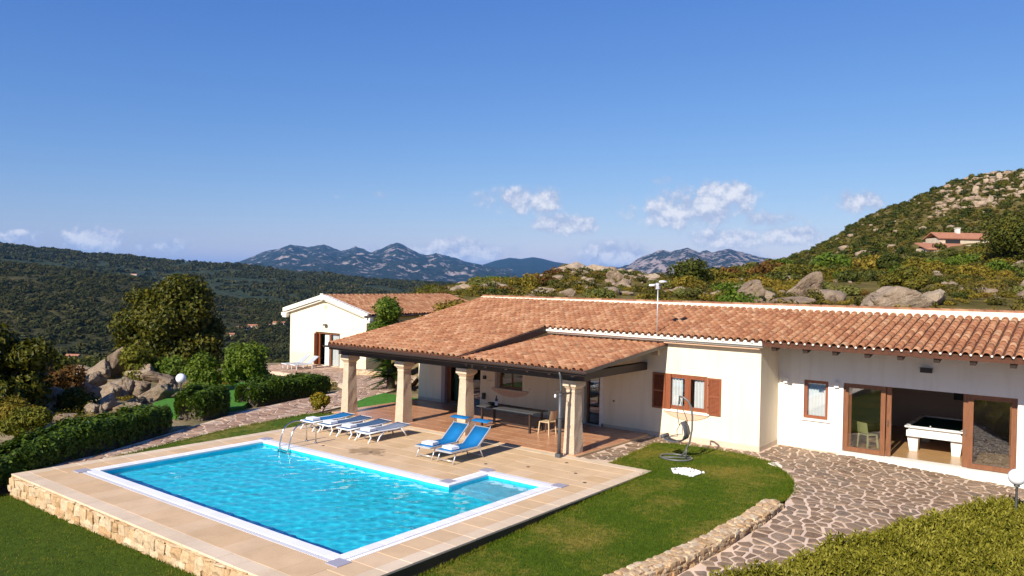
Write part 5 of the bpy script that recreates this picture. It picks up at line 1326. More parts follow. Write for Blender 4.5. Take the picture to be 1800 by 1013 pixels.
c = np.array((20.5, 5.0, -.4))
V = np.stack([base, base+dirs*l*.5+side*w, base+dirs*l, base+dirs*l*.5-side*w], 1).reshape(-1, 3)-c
bed = empty('rosemary_hedge', tuple(c), 0, 'broad bushy rosemary hedge filling the near right corner', 'hedge')
link('foliage', np_mesh('foliage', V, np.arange(4*n*k).reshape(-1, 4), MAT['leaf_rosemary']), bed)
bc = MB(); bp = [(x, y) for x, y in BED]; cx0 = sum(p[0] for p in bp)/len(bp); cy0 = sum(p[1] for p in bp)/len(bp)
bp2 = [(x+(cx0-x)*.05, y+(cy0-y)*.05) for x, y in bp]
def core_z(x, y):
    g = float(patio_z(x, y)); d = bed_dist(x, y); return g+(float(bed_top(x, y))-.13-g)*min(1, max(0, (d-.1)/.5))
link('branches', sheet('branches', bp2, core_z, MAT['leaf_hedge'], .3), bed, loc=tuple(-c))

# trees and shrubs of the garden
x, y, z, D = on_ground(300, 648); tree('round_tree', (x, y, z), 3.2*D/50, 3.0*D/50, 6.2*D/50, 80, 56000, .135, MAT['leaf_oak'], 'large round dark tree with golden sunlit leaves left of the annex', 41, 1.0, 1.5, z0=.14)
x, y, z, D = on_ground(12, 738); tree('round_tree', (x, y, z), 1.75*D/36, 1.7*D/36, 4.1*D/36, 26, 13000, .11, MAT['leaf_oak'], 'dark bushy tree at the far left edge beside the boulders', 42, .5, .85, z0=.1)
x, y, z, D = on_ground(357, 697); tree('garden_shrub', (x, y, z), .92, .92, 1.85, 12, 7000, .065, MAT['leaf_shrub'], 'light green bushy shrub nearer the left globe lamp', 43, .4, .62, 'light green shrubs on the bright lawn', 'shrub', .05, .2)
x, y, z, D = on_ground(432, 693); tree('garden_shrub', (x, y, z), 1.15, 1.1, 2.35, 14, 9000, .07, MAT['leaf_shrub'], 'taller light green shrub nearer the annex loungers', 44, .5, .75, 'light green shrubs on the bright lawn', 'shrub', .05, .2)
tree('small_bush', (-3.05, 10.1, -.05), .42, .42, .75, 8, 2200, .05, MAT['leaf_yellow'], 'small yellow green bush beside the leftmost veranda pillar', 45, .2, .32, None, 'bush', .03, .15)
x, y, z, D = on_ground(470, 640); tree('olive_bush', (x-3, y+8, z-.3), 2.4, 2.2, 2.6, 16, 6000, .12, MAT['leaf_olive'], 'dull olive bush behind the left corner of the annex', 46, .6, .95, None, 'bush', .06, .15)
tree('climbing_tree', (-12.6, 22.8, -.6), 1.3, 1.15, 4.7, 26, 11000, .09, MAT['leaf_shrub'], 'slender leafy tree between the annex wall and the villa roof', 47, .45, .75, None, 'tree', .08, .05)
# tufts of dry shrubs on the left
for i, (b, e, rx, h, mat, lab, n, ls) in enumerate([(58,792,1.35,1.5,'leaf_broom','yellow green broom bush behind the long clipped hedge',8000,.06),(25,760,1.0,1.0,'leaf_dry','straw coloured tuft at the left edge behind the hedge',5000,.06),
        (98,712,1.1,1.5,'leaf_brown','rusty brown shrub in front of the dark left tree',5000,.06),(133,728,.55,.8,'leaf_oak','dark green shrub wedged among the boulders',4200,.06),
        (240,668,.6,1.1,'leaf_broom','loose olive green shrub leaning over the boulders',4200,.06),(300,664,.7,.6,'leaf_shrub','low green shrub at the foot of the large round tree',2600,.06),
        (75,690,1.2,1.4,'leaf_oak','dark low shrub under the left tree',4200,.08)]):
    x, y, z, D = on_ground(b, e); k = D/30
    tree('wild_shrub', (x, y, z-.05), rx*k, rx*k, h*k, 11, n, ls*k, MAT[mat], lab, 60+i, .32*k, .5*k, None, 'shrub', .04, .1)
# palm-like cycad beside the veranda
cy = empty('cycad_palm', (-6.4, 17.0, -.12), 0, 'dark cycad palm with layered fronds beside the veranda', 'palm')
rg = np.random.default_rng(9)
MB().lathe([(0,0),(.22,0),(.2,.9),(.16,1.9),(0,1.95)], n=10).build('trunk', MAT['bark'], cy)
VV = []; FF = []
for f in range(120):
    a = rg.uniform(0, 6.28); el = rg.uniform(-.2, 1.0); L = rg.uniform(.9, 1.5); z0 = .35+1.5*rg.random()
    for i in range(16):
        t = (i+1)/16; r = L*t; p = Vector((r*math.cos(a)*math.cos(el*(1-t*.3)), r*math.sin(a)*math.cos(el*(1-t*.3)), z0+r*math.sin(el)-.45*t*t*L))
        for s in (-1, 1):
            l = .24*math.sin(math.pi*min(1, t*.9+.08)); q = Vector((-math.sin(a)*s, math.cos(a)*s, -.25)).normalized()*l+Vector((math.cos(a), math.sin(a), 0))*l*.5
            w = Vector((math.cos(a), math.sin(a), 0))*.055; b0 = len(VV)
            VV += [tuple(p-w), tuple(p+w), tuple(p+q)]; FF.append((b0, b0+1, b0+2))
link('fronds', np_mesh('fronds', VV, FF, MAT['leaf_palm']), cy)

# ------------------------------------------------------------------ boulders
def boulder_mesh(seed, pts=None):
    """a weathered granite block: hull of random (or given) corners, rounded, cracked and roughened"""
    rs_ = np.random.default_rng(seed); bm = bmesh.new()
    if pts is None:
        P = rs_.normal(0, 1, (12, 3)); P /= np.linalg.norm(P, axis=1, keepdims=True); P *= rs_.uniform(.8, 1.15, (12, 1))
    else: P = np.array(pts, float)
    for p in P: bm.verts.new(p)
    r = bmesh.ops.convex_hull(bm, input=bm.verts[:])
    bmesh.ops.delete(bm, geom=[v for v in bm.verts if not v.link_faces], context='VERTS')
    bmesh.ops.triangulate(bm, faces=bm.faces[:])
    while len(bm.verts) < 1100: bmesh.ops.subdivide_edges(bm, edges=bm.edges[:], cuts=1, use_grid_fill=True); bmesh.ops.triangulate(bm, faces=bm.faces[:])
    for _ in range(3): bmesh.ops.smooth_vert(bm, verts=bm.verts[:], factor=.5, use_axis_x=True, use_axis_y=True, use_axis_z=True)
    bm.normal_update(); V = np.array([v.co for v in bm.verts]); Nn = np.array([v.normal for v in bm.verts])
    s = seed*1.7; n = (fbm(V[:, 0]*2.2+s, V[:, 1]*2.2+V[:, 2]*1.7, 5, .6)-.5)*.22
    cr = np.abs(fbm(V[:, 0]*.9+V[:, 2]*.6+s, V[:, 1]*.9-V[:, 2]*.8+3, 3)-.5); n = n-.13*np.exp(-(cr/.014)**2)
    cr = np.abs(fbm(V[:, 1]*1.1-V[:, 0]*.5+s+9, V[:, 2]*1.2+V[:, 0]*.4, 3)-.5); n = n-.09*np.exp(-(cr/.012)**2)
    for v, p in zip(bm.verts, V+Nn*n[:, None]): v.co = p
    for f in bm.faces: f.smooth = True
    me = bpy.data.meshes.new('boulder'); bm.to_mesh(me); bm.free(); me.materials.append(MAT['rock']); return me
BOULD = [boulder_mesh(i*7+1) for i in range(9)]
def boulder(x, y, z, sx, sy, sz, rot, k, label, group=None):
    o = link('boulder', BOULD[k % 9], None, loc=(x, y, z), rot=rot, scale=(sx, sy, sz)); tag(o, label, 'boulder', group); return o
# (bearing, elevation of base, width, height, tilt, mesh, label): widths in survey units
def outline_rock(seed, outline, depth):
    """corner points of a slab from its side view, thick along y"""
    rs_ = np.random.default_rng(seed); P = []
    for x, z in outline:
        P += [(x, -depth*rs_.uniform(.5, 1), z), (x+rs_.normal(0, .08), depth*rs_.uniform(.6, 1), z-abs(rs_.normal(0, .08)))]
    return boulder_mesh(seed, P)
SLANT = outline_rock(71, [(-1,-.8),(.9,-.8),(1.0,.2),(.75,.95),(.45,.85),(-.55,-.25)], .8)
TILT = outline_rock(72, [(-1,-.35),(-.7,-.9),(.75,-.5),(1.0,.55),(.85,1.0),(.45,.9)], .6)
FLAT = outline_rock(73, [(-1,-.8),(1,-.8),(.95,.1),(.35,.75),(-.1,.95),(-.8,.1)], .9)
LEAN = outline_rock(74, [(-1,-.9),(.5,-.8),(1,.45),(.8,.95),(.3,.6)], .7)
LB = [(174,668,44,30,.2,0,'cracked golden boulder left of the upright rock'),(211,664,30,46,-.1,1,'upright boulder with a flat top in the left rock pile'),(186,690,66,22,.35,2,'long flat slab below the upright rock'),
      (200,705,30,27,0,3,'round boulder in the middle of the left rock pile'),(226,700,38,30,-.1,4,'blunt boulder right of the round one in the rock pile'),(268,708,74,36,.4,5,'long smooth slanting slab beside the bright lawn'),
      (278,672,58,16,.1,6,'dark ledge of rock above the slanting slab'),(190,722,42,22,.3,7,'broken rock at the front of the left rock pile'),(212,722,40,14,.4,8,'thin slab lying at the edge of the bright lawn'),
      (27,742,70,30,.3,2,'pale ridge of rock at the left edge behind the broom'),(106,722,44,34,.2,4,'fissured rock beside the brown shrub'),(308,648,40,24,0,1,'boulder at the foot of the large round tree'),
      (165,728,22,16,0,3,'small stone at the front of the rock pile'),(183,738,11,22,0,6,'small upright stone behind the clipped hedge'),(150,745,46,10,0,5,'low flat rock just behind the clipped hedge'),(142,690,36,18,.2,7,'shaded boulder behind the dark shrub'),
      (236,722,26,10,.3,8,'small slab between the lawn and the rock pile'),(132,668,50,24,.1,0,'rock ledge behind the rusty brown shrub'),
      (250,700,34,26,.2,3,'tan boulder left of the long slanting slab'),(158,700,44,26,.1,6,'cracked slab below the cracked golden boulder'),(72,735,40,24,.2,7,'pale rock between the broom bush and the fissured rock'),(170,683,38,24,.3,1,'wedge of rock under the upright boulder'),
      (228,724,30,14,.1,2,'flat stone at the lower right of the rock pile'),(250,668,44,26,-.2,0,'boulder behind the loose olive green shrub'),(296,690,40,22,.2,4,'rock right of the long slanting slab, by the globe lamp'),(120,742,36,16,.2,5,'low rock at the lower left of the rock pile'),
      (205,740,26,10,.1,8,'small flat stone just above the clipped hedge top'),(48,748,44,22,.3,1,'rock half hidden by the broom bush'),(150,655,40,24,0,4,'golden rock at the upper left of the rock pile')]
for i, (b, e, w, h, tilt, k, lab) in enumerate(LB):
    x, y, z, D = on_ground(b, e); s = D/FPX
    o = boulder(x, y, z+h*s*.42, w*s*.64, w*s*.58, h*s*.86, (.1*((i*5) % 3-1), 0 if i in (2, 5, 8) else tilt*-.7, YAW+.3*((i*7) % 5-2)*.4), k, lab)
    if i in (2, 5, 8): o.data = LEAN; o.scale = (w*s*.55, w*s*.5, h*s*.60)

# ------------------------------------------------------------------ hills
def hill_z(H, b, D):
    b = np.asarray(b, float); D = np.asarray(D, float); t = (D-H['d0'])/(H['d1']-H['d0'])
    zr = elev(b, np.interp(b, H['b'], H['e']), H['d1']); f = np.interp(b, H['b'], H.get('foot', [H['z0']]*len(H['b'])))
    p = np.clip(t, 0, 1)**H.get('pow', 1.0); back = np.clip((t-1)/.6, 0, 1)
    z = f+(zr-f)*p-(zr-f+20)*back*back*.8
    x, y = survey(b, D); s = H['ns']
    n = (fbm(x/s, y/s, 6, .55, H.get('ridged', False))-.5)*H['na']; env = np.clip(t*3, 0, 1)*(1-H.get('calm', .5 if H.get('ridged') else .72)*np.exp(-((t-1)/.22)**2))
    return z+n*env-H['na']*.02
def hill_mesh(H, name, mat, nb, nd, label):
    bs = np.linspace(H['b'][0], H['b'][-1], nb); ds = H['d0']+(H['d1']-H['d0'])*np.linspace(0, 1.6, nd)**1.0
    if H.get('log'): ds = np.geomspace(H['d0'], H['d0']+(H['d1']-H['d0'])*1.6, nd)
    Bb, Dd = np.meshgrid(bs, ds); Z = hill_z(H, Bb, Dd); X, Y = survey(Bb, Dd); V = np.stack([X, Y, Z], -1).reshape(-1, 3)
    i = np.arange((nd-1)*(nb-1)); r = i//(nb-1); c_ = i % (nb-1); a = r*nb+c_
    me = np_mesh(name, V, np.stack([a, a+1, a+nb+1, a+nb], -1), mat, True); o = link(name, me); tag(o, label, name.replace('_', ' '), kind='structure')
    return o, Bb.ravel(), Dd.ravel(), V
def dens(o, arr):
    at = o.data.attributes.new('dens', 'FLOAT', 'POINT'); at.data.foreach_set('value', np.clip(arr, 0, 1).astype(np.float32))
def veg_mat(name, cols, scale, rocky=None, bumpd=2.0, bump=.8, vscale=None):
    m, nt, b = new_mat(name); v = obj_coord(nt, True)
    n1 = noise_n(nt, v, scale, 10, .68); n2 = noise_n(nt, v, scale*.12, 6, .6)
    c = ramp(nt, math_n(nt, 'ADD', math_n(nt, 'MULTIPLY', n1, .7), math_n(nt, 'MULTIPLY', n2, .3)), [(.30+.4*i/(len(cols)-1), q) for i, q in enumerate(cols)])
    if rocky:
        col, sc, thr, soft = rocky
        g = nt.nodes.new('ShaderNodeNewGeometry'); sp = N(nt, 'ShaderNodeSeparateXYZ'); nt.links.new(g.outputs['Normal'], sp.inputs[0])
        k = math_n(nt, 'ADD', noise_n(nt, v, sc, 9, .72), math_n(nt, 'MULTIPLY', math_n(nt, 'SUBTRACT', .8, sp.outputs[2]), .22))
        c = mix_n(nt, ramp(nt, k, [(thr, (0, 0, 0)), (thr+soft, (1, 1, 1))]), c, col)
    nt.links.new(c, b.inputs['Base Color']); b.inputs['Roughness'].default_value = .95; b.inputs['Specular IOR Level'].default_value = .1
    h = n1
    if vscale:
        vo = N(nt, 'ShaderNodeTexVoronoi', i_Scale=vscale); nt.links.new(v, vo.inputs['Vector']); h = math_n(nt, 'SUBTRACT', n1, math_n(nt, 'MULTIPLY', vo.outputs[0], .6))
    bump_n(nt, b, h, bump, bumpd); return m
MAT['hill_near'] = veg_mat('hill_near', [(.045,.040,.009),(.090,.072,.016),(.16,.12,.034),(.26,.185,.075)], .35, ((.36,.27,.19), .09, .60, .05), .5)
MAT['hill_left'] = veg_mat('hill_left', [(.018,.022,.006),(.036,.036,.010),(.062,.054,.017),(.11,.082,.032)], .06, None, 2.5, 1.0, .16)
MAT['hill_far'] = veg_mat('hill_far', [(.016,.026,.013),(.026,.038,.018),(.040,.048,.022),(.085,.075,.05)], .025, ((.34,.27,.21), .012, .645, .03), 5, 1.0, .07)
MAT['mountain'] = veg_mat('mountain', [(.008,.016,.014),(.014,.024,.018),(.026,.034,.025),(.05,.05,.038)], .0035, ((.34,.27,.25), .006, .515, .05), 130, 1.0)
MAT['mountain_rock'] = veg_mat('mountain_rock', [(.010,.018,.014),(.018,.026,.018),(.034,.038,.026),(.07,.064,.048)], .0045, ((.40,.31,.28), .007, .465, .06), 120, 1.0)
MAT['mountain_green'] = veg_mat('mountain_green', [(.008,.016,.014),(.013,.022,.017),(.022,.030,.022)], .0035, None, 45, 1.0)
MAT['valley'] = veg_mat('valley', [(.022,.032,.010),(.045,.052,.018),(.085,.075,.030),(.19,.145,.075)], .03, ((.38,.27,.16), .02, .64, .03), 2)
# valley floor, one sheet running out to the horizon
bs = np.concatenate([np.linspace(-1500, -300, 20), np.linspace(-290, 2300, 180), np.linspace(2320, 4200, 24)]); ds = np.geomspace(40, 40000, 140)
Bb, Dd = np.meshgrid(bs, ds); X, Y = survey(Bb, Dd); Z = -4-.105*np.clip(Dd-45, 0, 620)+3*(fbm(X/90, Y/90, 5)-.5)*ss(60, 300, Dd); nb = len(bs)
i = np.arange((len(ds)-1)*(nb-1)); a = (i//(nb-1))*nb+i % (nb-1)
vz = link('valley', np_mesh('valley', np.stack([X, Y, Z], -1).reshape(-1, 3), np.stack([a, a+1, a+nb+1, a+nb], -1), MAT['valley'], True)); tag(vz, 'wide valley floor falling away left of the villa', 'valley', kind='structure')
H_SIDE = dict(b=[690,730,770,800,850,900,945,985,1010,1035,1060,1100,1150,1200,1250,1300,1350,1450,1600,1800,2100], e=[528,518,509,502,494,493,492,478,473,472,476,480,486,487,487,481,474,468,461,455,450],
              foot=[1.5,2.2,2.8]+[3.2]*18, z0=3.2, d0=36, d1=128, ns=14, na=1.6, pow=.9)
side, sb, sD, sV = hill_mesh(H_SIDE, 'hillside', MAT['hill_near'], 220, 90, 'scrubby hillside rising just behind the villa roof')
H_RIGHT = dict(b=[1290,1330,1360,1400,1430,1455,1480,1510,1535,1560,1600,1640,1670,1700,1750,1800,1900,2200], e=[486,474,463,448,437,424,407,388,375,366,352,334,322,313,306,300,285,262], z0=6.0, d0=118, d1=330, ns=34, na=5.0, pow=1.15)
right, rb, rD, rV = hill_mesh(H_RIGHT, 'hill', MAT['hill_near'], 200, 110, 'steep rocky hill with scrub at the right')
H_B = dict(b=[-420,-200,0,60,120,200,260,320,380,440,520,620,720], e=[448,456,463,467,474,485,495,507,521,533,546,552,556], z0=-72, d0=330, d1=1080, ns=150, na=22, pow=.85)
hb, bb, bD, bV = hill_mesh(H_B, 'hill', MAT['hill_left'], 150, 110, 'near dark green wooded slope across the valley at the left')
H_A = dict(b=[-420,-200,-60,0,30,60,100,150,215,260,300,350,400,440,500,560,620,700,780,860], e=[405,417,426,431,434,438,441,447,451,457,461,463,466,469,474,481,489,496,500,502], z0=-70, d0=950, d1=2300, ns=260, na=34, pow=1.0)
ha, ab_, aD, aV = hill_mesh(H_A, 'hill', MAT['hill_far'], 220, 110, 'long far wooded ridge along the skyline at the left')
H_M1 = dict(b=[330,400,425,445,470,490,510,525,540,555,568,585,600,612,625,638,650,662,672,684,696,708,718,735,750,765,790,815,840,870,900], e=[482,468,460,454,444,441,434,437,439,435,432,438,441,438,435,440,445,440,438,432,430,434,439,448,452,448,455,464,470,474,478],
            z0=-80, d0=6500, d1=12500, ns=950, na=280, pow=1.25, ridged=True)
hill_mesh(H_M1, 'mountain', MAT['mountain'], 260, 120, 'long blue mountain range with pale rocky crests left of centre')
H_M2 = dict(b=[760,800,830,850,870,885,895,915,935,948,960,975,1000,1030,1060,1100], e=[486,478,469,464,457,454,452,454,451,453,456,460,464,472,478,484], z0=-80, d0=8500, d1=14500, ns=1300, na=190, pow=1.0)
hill_mesh(H_M2, 'mountain', MAT['mountain_green'], 140, 80, 'smooth dark blue mountain just right of the long range')
H_M3 = dict(b=[1040,1085,1105,1120,1133,1150,1163,1175,1185,1195,1207,1218,1228,1240,1250,1262,1280,1295,1310,1335,1360,1420], e=[484,473,468,458,453,447,443,444,440,440,436,442,448,444,448,444,440,444,449,455,460,474], z0=-80, d0=5500, d1=10500, ns=700, na=200, pow=1.1, ridged=True)
hill_mesh(H_M3, 'mountain', MAT['mountain_rock'], 200, 110, 'jagged pale rocky mountain right of centre')
H_M4 = dict(b=[700,760,790,810,840,870,900], e=[470,458,455,458,464,472,482], z0=-80, d0=17000, d1=24000, ns=2000, na=140, pow=1.0)
hill_mesh(H_M4, 'mountain', MAT['mountain_green'], 60, 40, 'faint farthest mountain in the gap between the ranges')

# vegetation that nobody could count: one bush spread over a hill by geometry nodes
def bush_mesh(seed, n, ls, mat, lobes=6, squash=.75):
    rg = np.random.default_rng(seed); L = [(rg.normal(0, .38), rg.normal(0, .38), .30+.35*rg.random(), *(3*[rg.uniform(.38, .6)])) for _ in range(lobes)]
    L = [(a, b, c*squash, r, r, r*squash) for a, b, c, r, _, _ in L]; P, Nn = lobe_points(L, n, rg, .3); P[:, 2] = np.maximum(P[:, 2], -.1)
    return leaves('bush', P, Nn, ls, mat, rg, 1.0, 0, None, False)
def scatter(name, host, me, density, smin, smax, label, seed, sink=.1):
    x, y, z = host.data.vertices[len(host.data.vertices)//2].co
    o = link(name, me); tag(o, label, name.replace('_', ' '), kind='stuff')
    ng = bpy.data.node_groups.new('scatter', 'GeometryNodeTree')
    ng.interface.new_socket('Geometry', in_out='INPUT', socket_type='NodeSocketGeometry'); ng.interface.new_socket('Geometry', in_out='OUTPUT', socket_type='NodeSocketGeometry')
    n = lambda t, **k: N(ng, t, **k); L = ng.links.new
    gi, go = n('NodeGroupInput'), n('NodeGroupOutput'); oi = n('GeometryNodeObjectInfo', transform_space='RELATIVE'); oi.inputs['Object'].default_value = host
    at = n('GeometryNodeInputNamedAttribute', data_type='FLOAT'); at.inputs['Name'].default_value = 'dens'
    mu = n('ShaderNodeMath', operation='MULTIPLY', i_1=density); L(at.outputs[0], mu.inputs[0])
    di = n('GeometryNodeDistributePointsOnFaces', distribute_method='RANDOM'); di.inputs['Seed'].default_value = seed
    L(oi.outputs['Geometry'], di.inputs['Mesh']); L(mu.outputs[0], di.inputs['Density'])
    ip = n('GeometryNodeInstanceOnPoints'); L(di.outputs['Points'], ip.inputs['Points']); L(gi.outputs[0], ip.inputs['Instance'])
    rz = n('FunctionNodeRandomValue', data_type='FLOAT_VECTOR'); rz.inputs[0].default_value = (-.15, -.15, 0); rz.inputs[1].default_value = (.15, .15, 6.28); L(rz.outputs[0], ip.inputs['Rotation'])
    rs1 = n('FunctionNodeRandomValue', data_type='FLOAT'); rs1.inputs[2].default_value = 0; rs1.inputs[3].default_value = 1; rs1.inputs['Seed'].default_value = 5
    pw_ = n('ShaderNodeMath', operation='POWER', i_1=2.0); L(rs1.outputs[1], pw_.inputs[0])
    mr = n('ShaderNodeMapRange', i_3=smin, i_4=smax); L(pw_.outputs[0], mr.inputs[0]); L(mr.outputs[0], ip.inputs['Scale'])
    L(ip.outputs[0], go.inputs[0]); md = o.modifiers.new('scatter', 'NODES'); md.node_group = ng; return o
vis = lambda b, D: (ss(-140, -60, b)*ss(1960, 1880, b))
pn = fbm(rV[:, 0]/22, rV[:, 1]/22, 4)
dens(right, vis(rb, rD)*ss(.30, .5, pn)*ss(1.15, 1.05, (rD-118)/212)*(1-.9*ss(1590, 1610, rb)*ss(1755, 1735, rb)*ss(150, 160, rD)*ss(188, 180, rD)))
scatter('scrub', right, bush_mesh(1, 150, .16, MAT['leaf_maquis']), .10, .6, 2.1, 'dark green maquis scrub covering the right hill', 3)
scatter('scrub', right, bush_mesh(2, 150, .15, MAT['leaf_scrub']), .10, .5, 1.3, 'brownish scrub mixed over the right hill', 4)
pn = fbm(sV[:, 0]/9, sV[:, 1]/9, 4)
dens(side, vis(sb, sD)*ss(.28, .5, pn)*ss(150, 125, sD))
scatter('ground_cover', side, bush_mesh(5, 220, .12, MAT['leaf_dry']), .22, .25, .7, 'dry yellow tufts and low growth on the near hillside', 7)
scatter('ground_cover', side, bush_mesh(6, 260, .12, MAT['leaf_scrub']), .16, .4, 1.0, 'low green maquis growth on the near hillside', 8)
dens(hb, vis(bb, bD)*ss(1.12, 1.0, (bD-330)/750)*(.12+.88*ss(.34, .52, fbm(bV[:, 0]/70, bV[:, 1]/70, 5))))
scatter('wood', hb, bush_mesh(11, 80, .24, MAT['leaf_wood'], 5), .024, 1.8, 6.5, 'dense dark maquis wood on the near left slope', 9)
dens(ha, vis(ab_, aD)*ss(1.12, 1.0, (aD-950)/1350)*ss(.36, .55, fbm(aV[:, 0]/130, aV[:, 1]/130, 5)))
scatter('wood', ha, bush_mesh(12, 50, .30, MAT['leaf_wood'], 4), .006, 3.5, 12, 'distant dark wood on the far left ridge', 10)
b_, D_ = unsurvey(np.array([v.co[0] for v in vz.data.vertices]), np.array([v.co[1] for v in vz.data.vertices]))
dens(vz, ss(-140, -60, b_)*ss(900, 800, b_)*ss(55, 75, D_)*ss(1000, 800, D_)*ss(.38, .55, fbm(np.array([v.co[0] for v in vz.data.vertices])/45, np.array([v.co[1] for v in vz.data.vertices])/45, 4)))
scatter('wood', vz, bush_mesh(13, 90, .22, MAT['leaf_maquis'], 5), .035, 1.2, 3.2, 'scattered trees and scrub on the valley floor', 11)

gnd = bpy.data.objects['ground']; gv = np.array([v.co for v in gnd.data.vertices])
dens(gnd, ss(-8.5, -10.5, gv[:, 0])*np.array([0. if in_poly(x, y, TURF) or in_poly(x, y, PATH) else 1. for x, y, _ in gv])*ss(.35, .55, fbm(gv[:, 0]/3.5, gv[:, 1]/3.5, 4))*ss(22, 19, gv[:, 1]))
scatter('ground_cover', gnd, bush_mesh(21, 200, .11, MAT['leaf_dry']), 1.1, .10, .42, 'low dry tufts on the stony ground by the boulders', 21)
# single bushes one can tell apart on the near hillside
KIND = [('evergreen_bush', 'leaf_maquis', 'dark evergreen bush on the hillside behind the villa roof'), ('olive_bush', 'leaf_olive', 'grey olive coloured bush on the hillside behind the villa'),
        ('green_bush', 'leaf_shrub', 'fresh green bush on the hillside behind the villa roof'), ('dry_bush', 'leaf_dry', 'dry yellowish bush on the hillside behind the villa'), ('brown_bush', 'leaf_brown', 'brownish bush on the hillside behind the villa')]
BUSH = [[bush_mesh(100+10*k+j, 1100, .085, MAT[KIND[k][1]], 8, .8) for j in range(3)] for k in range(5)]
rr = random.Random(12); sz = lambda x, y: float(hill_z(H_SIDE, *unsurvey(x, y)))
cnt = 0
while cnt < 270:
    b = rr.uniform(735, 1850); D = math.sqrt(rr.uniform(42**2, 124**2))
    if D < 70 and 1250 < b < 1680 and rr.random() < .75: continue
    x, y = survey(b, D); x, y = float(x), float(y)
    k = rr.choices(range(5), (4, 3, 2, 3, 2.2))[0]; s = (.55+1.15*rr.random()**1.7)*(1+.3*(D > 80))
    if b < 1200: s *= .75
    o = link(KIND[k][0], rr.choice(BUSH[k]), None, loc=(x, y, sz(x, y)-.12), rot=(0, 0, rr.uniform(0, 6.28)), scale=(s*rr.uniform(.9, 1.3), s*rr.uniform(.9, 1.3), s*rr.uniform(.8, 1.2)))
    where = 'above the left end of the villa roof' if b < 950 else 'around the light mast' if b < 1250 else 'behind the leaning boulders' if b < 1500 else 'above the right end of the roof'
    tag(o, KIND[k][2].split(' on the')[0]+(' just ' if D < 80 else ' higher on the slope ')+where, 'bush', KIND[k][2].split(' on the')[0]+'es on the near hillside'); cnt += 1
for i in range(16):
    b = rr.uniform(1592, 1750); D = rr.uniform(138, 158); x, y = survey(b, D); s = rr.uniform(1.0, 2.0); k = rr.choice((0, 0, 1, 2, 3))
    o = link(KIND[k][0], rr.choice(BUSH[k]), None, loc=(float(x), float(y), float(hill_z(H_RIGHT, b, D))-.2), rot=(0, 0, rr.uniform(0, 6.28)), scale=(s*1.2, s*1.2, s*1.1))
    tag(o, KIND[k][2].split(' on the')[0]+' in front of the farmhouse terrace', 'bush', 'bushes in front of the farmhouse')
hs = lambda b, e: on_ground(b, e, lambda x, y: float(hill_z(H_SIDE, *unsurvey(x, y))), 38, 140)
for i, (b, e, rx, h, mat, lab, n) in enumerate([(1213,506,46,42,'leaf_maquis','umbrella shaped dark tree on the skyline behind the light mast',5000),(1592,514,34,40,'leaf_maquis','round dark green bush above the flat grey boulder',5200),
        (1790,465,64,84,'leaf_maquis','large dark tree at the right edge beside the farmhouse',9000),(1455,478,40,24,'leaf_shrub','green bush on the slope between the boulders and the farmhouse',3600),(1565,482,26,36,'leaf_maquis','dark bush left of the farmhouse roofs',3400)]):
    x, y, z, D = hs(b, e); s = D/FPX
    tree('hill_tree', (x, y, z-.1), rx*s, rx*s, h*s, 16, n, .11*max(1, D/60), MAT[mat], lab, 90+i, rx*s*.3, rx*s*.48, None, 'tree', .08, .15)
RB = [(1302,540,66,46,.5,0,'long slanting orange boulder behind the roof, left of the group'),(1345,534,36,24,0,3,'rounded pale boulder beside the slanting orange one'),(1412,522,52,40,-.35,5,'tall tilted slab of grey rock behind the roof ridge'),
      (1388,540,80,20,.15,2,'low grey rock in front of the tilted slab'),(1572,547,98,40,0,4,'broad flat grey boulder behind the right part of the roof'),(1645,537,46,26,.2,1,'tan boulder right of the broad flat one'),(1466,536,24,16,0,6,'small grey rock between the two boulder groups'),
      (1790,480,30,20,0,7,'small boulder below the big tree at the right edge'),(985,482,26,14,0,0,'boulder on the left end of the small hill crest'),(1010,477,36,16,.1,8,'boulder in the middle of the small hill crest'),(1050,484,46,18,0,3,'long pale boulder on the small hill crest'),
      (1082,492,28,22,0,5,'pale rock face below the crest of the small hill'),(1105,486,26,12,0,1,'flat rock at the right end of the small hill crest'),(1142,493,34,12,.2,2,'low flat rock right of the small hill'),(955,520,40,20,.4,5,'grey slanted rock behind the middle of the roof ridge'),
      (875,505,46,10,0,6,'flat pale rock on the slope above the left roof end'),(845,515,40,14,.1,7,'rocks at the left foot of the small hill'),(1100,505,40,14,0,4,'tan rock halfway down the small hill'),(1000,522,24,14,0,8,'small rock just above the roof ridge'),(1395,487,40,14,0,1,'rocks half hidden in scrub above the tilted slab'),(1245,492,24,14,0,2,'rock at the skyline right of the umbrella shaped tree'),(820,512,30,12,0,3,'small rocks by the dark bush left of the hill')]
for i, (b, e, w, h, tilt, k, lab) in enumerate(RB):
    x, y, z, D = hs(b, e); s = D/FPX
    o = boulder(x, y, z+h*s*.34, w*s*.60, w*s*.48, h*s*.78, (.06*((i*5) % 3-1), -tilt*.7, YAW+.25*((i*7) % 5-2)*.4), k, lab)
    if i in (0, 2, 4): o.data = {0: SLANT, 2: TILT, 4: FLAT}[i]; o.rotation_euler = (0, 0, YAW); o.scale = (w*s*.58, w*s*.5, h*s*.66); o.location.z = z+h*s*.45
rr = random.Random(44); rh = lambda b, D: float(hill_z(H_RIGHT, b, D))
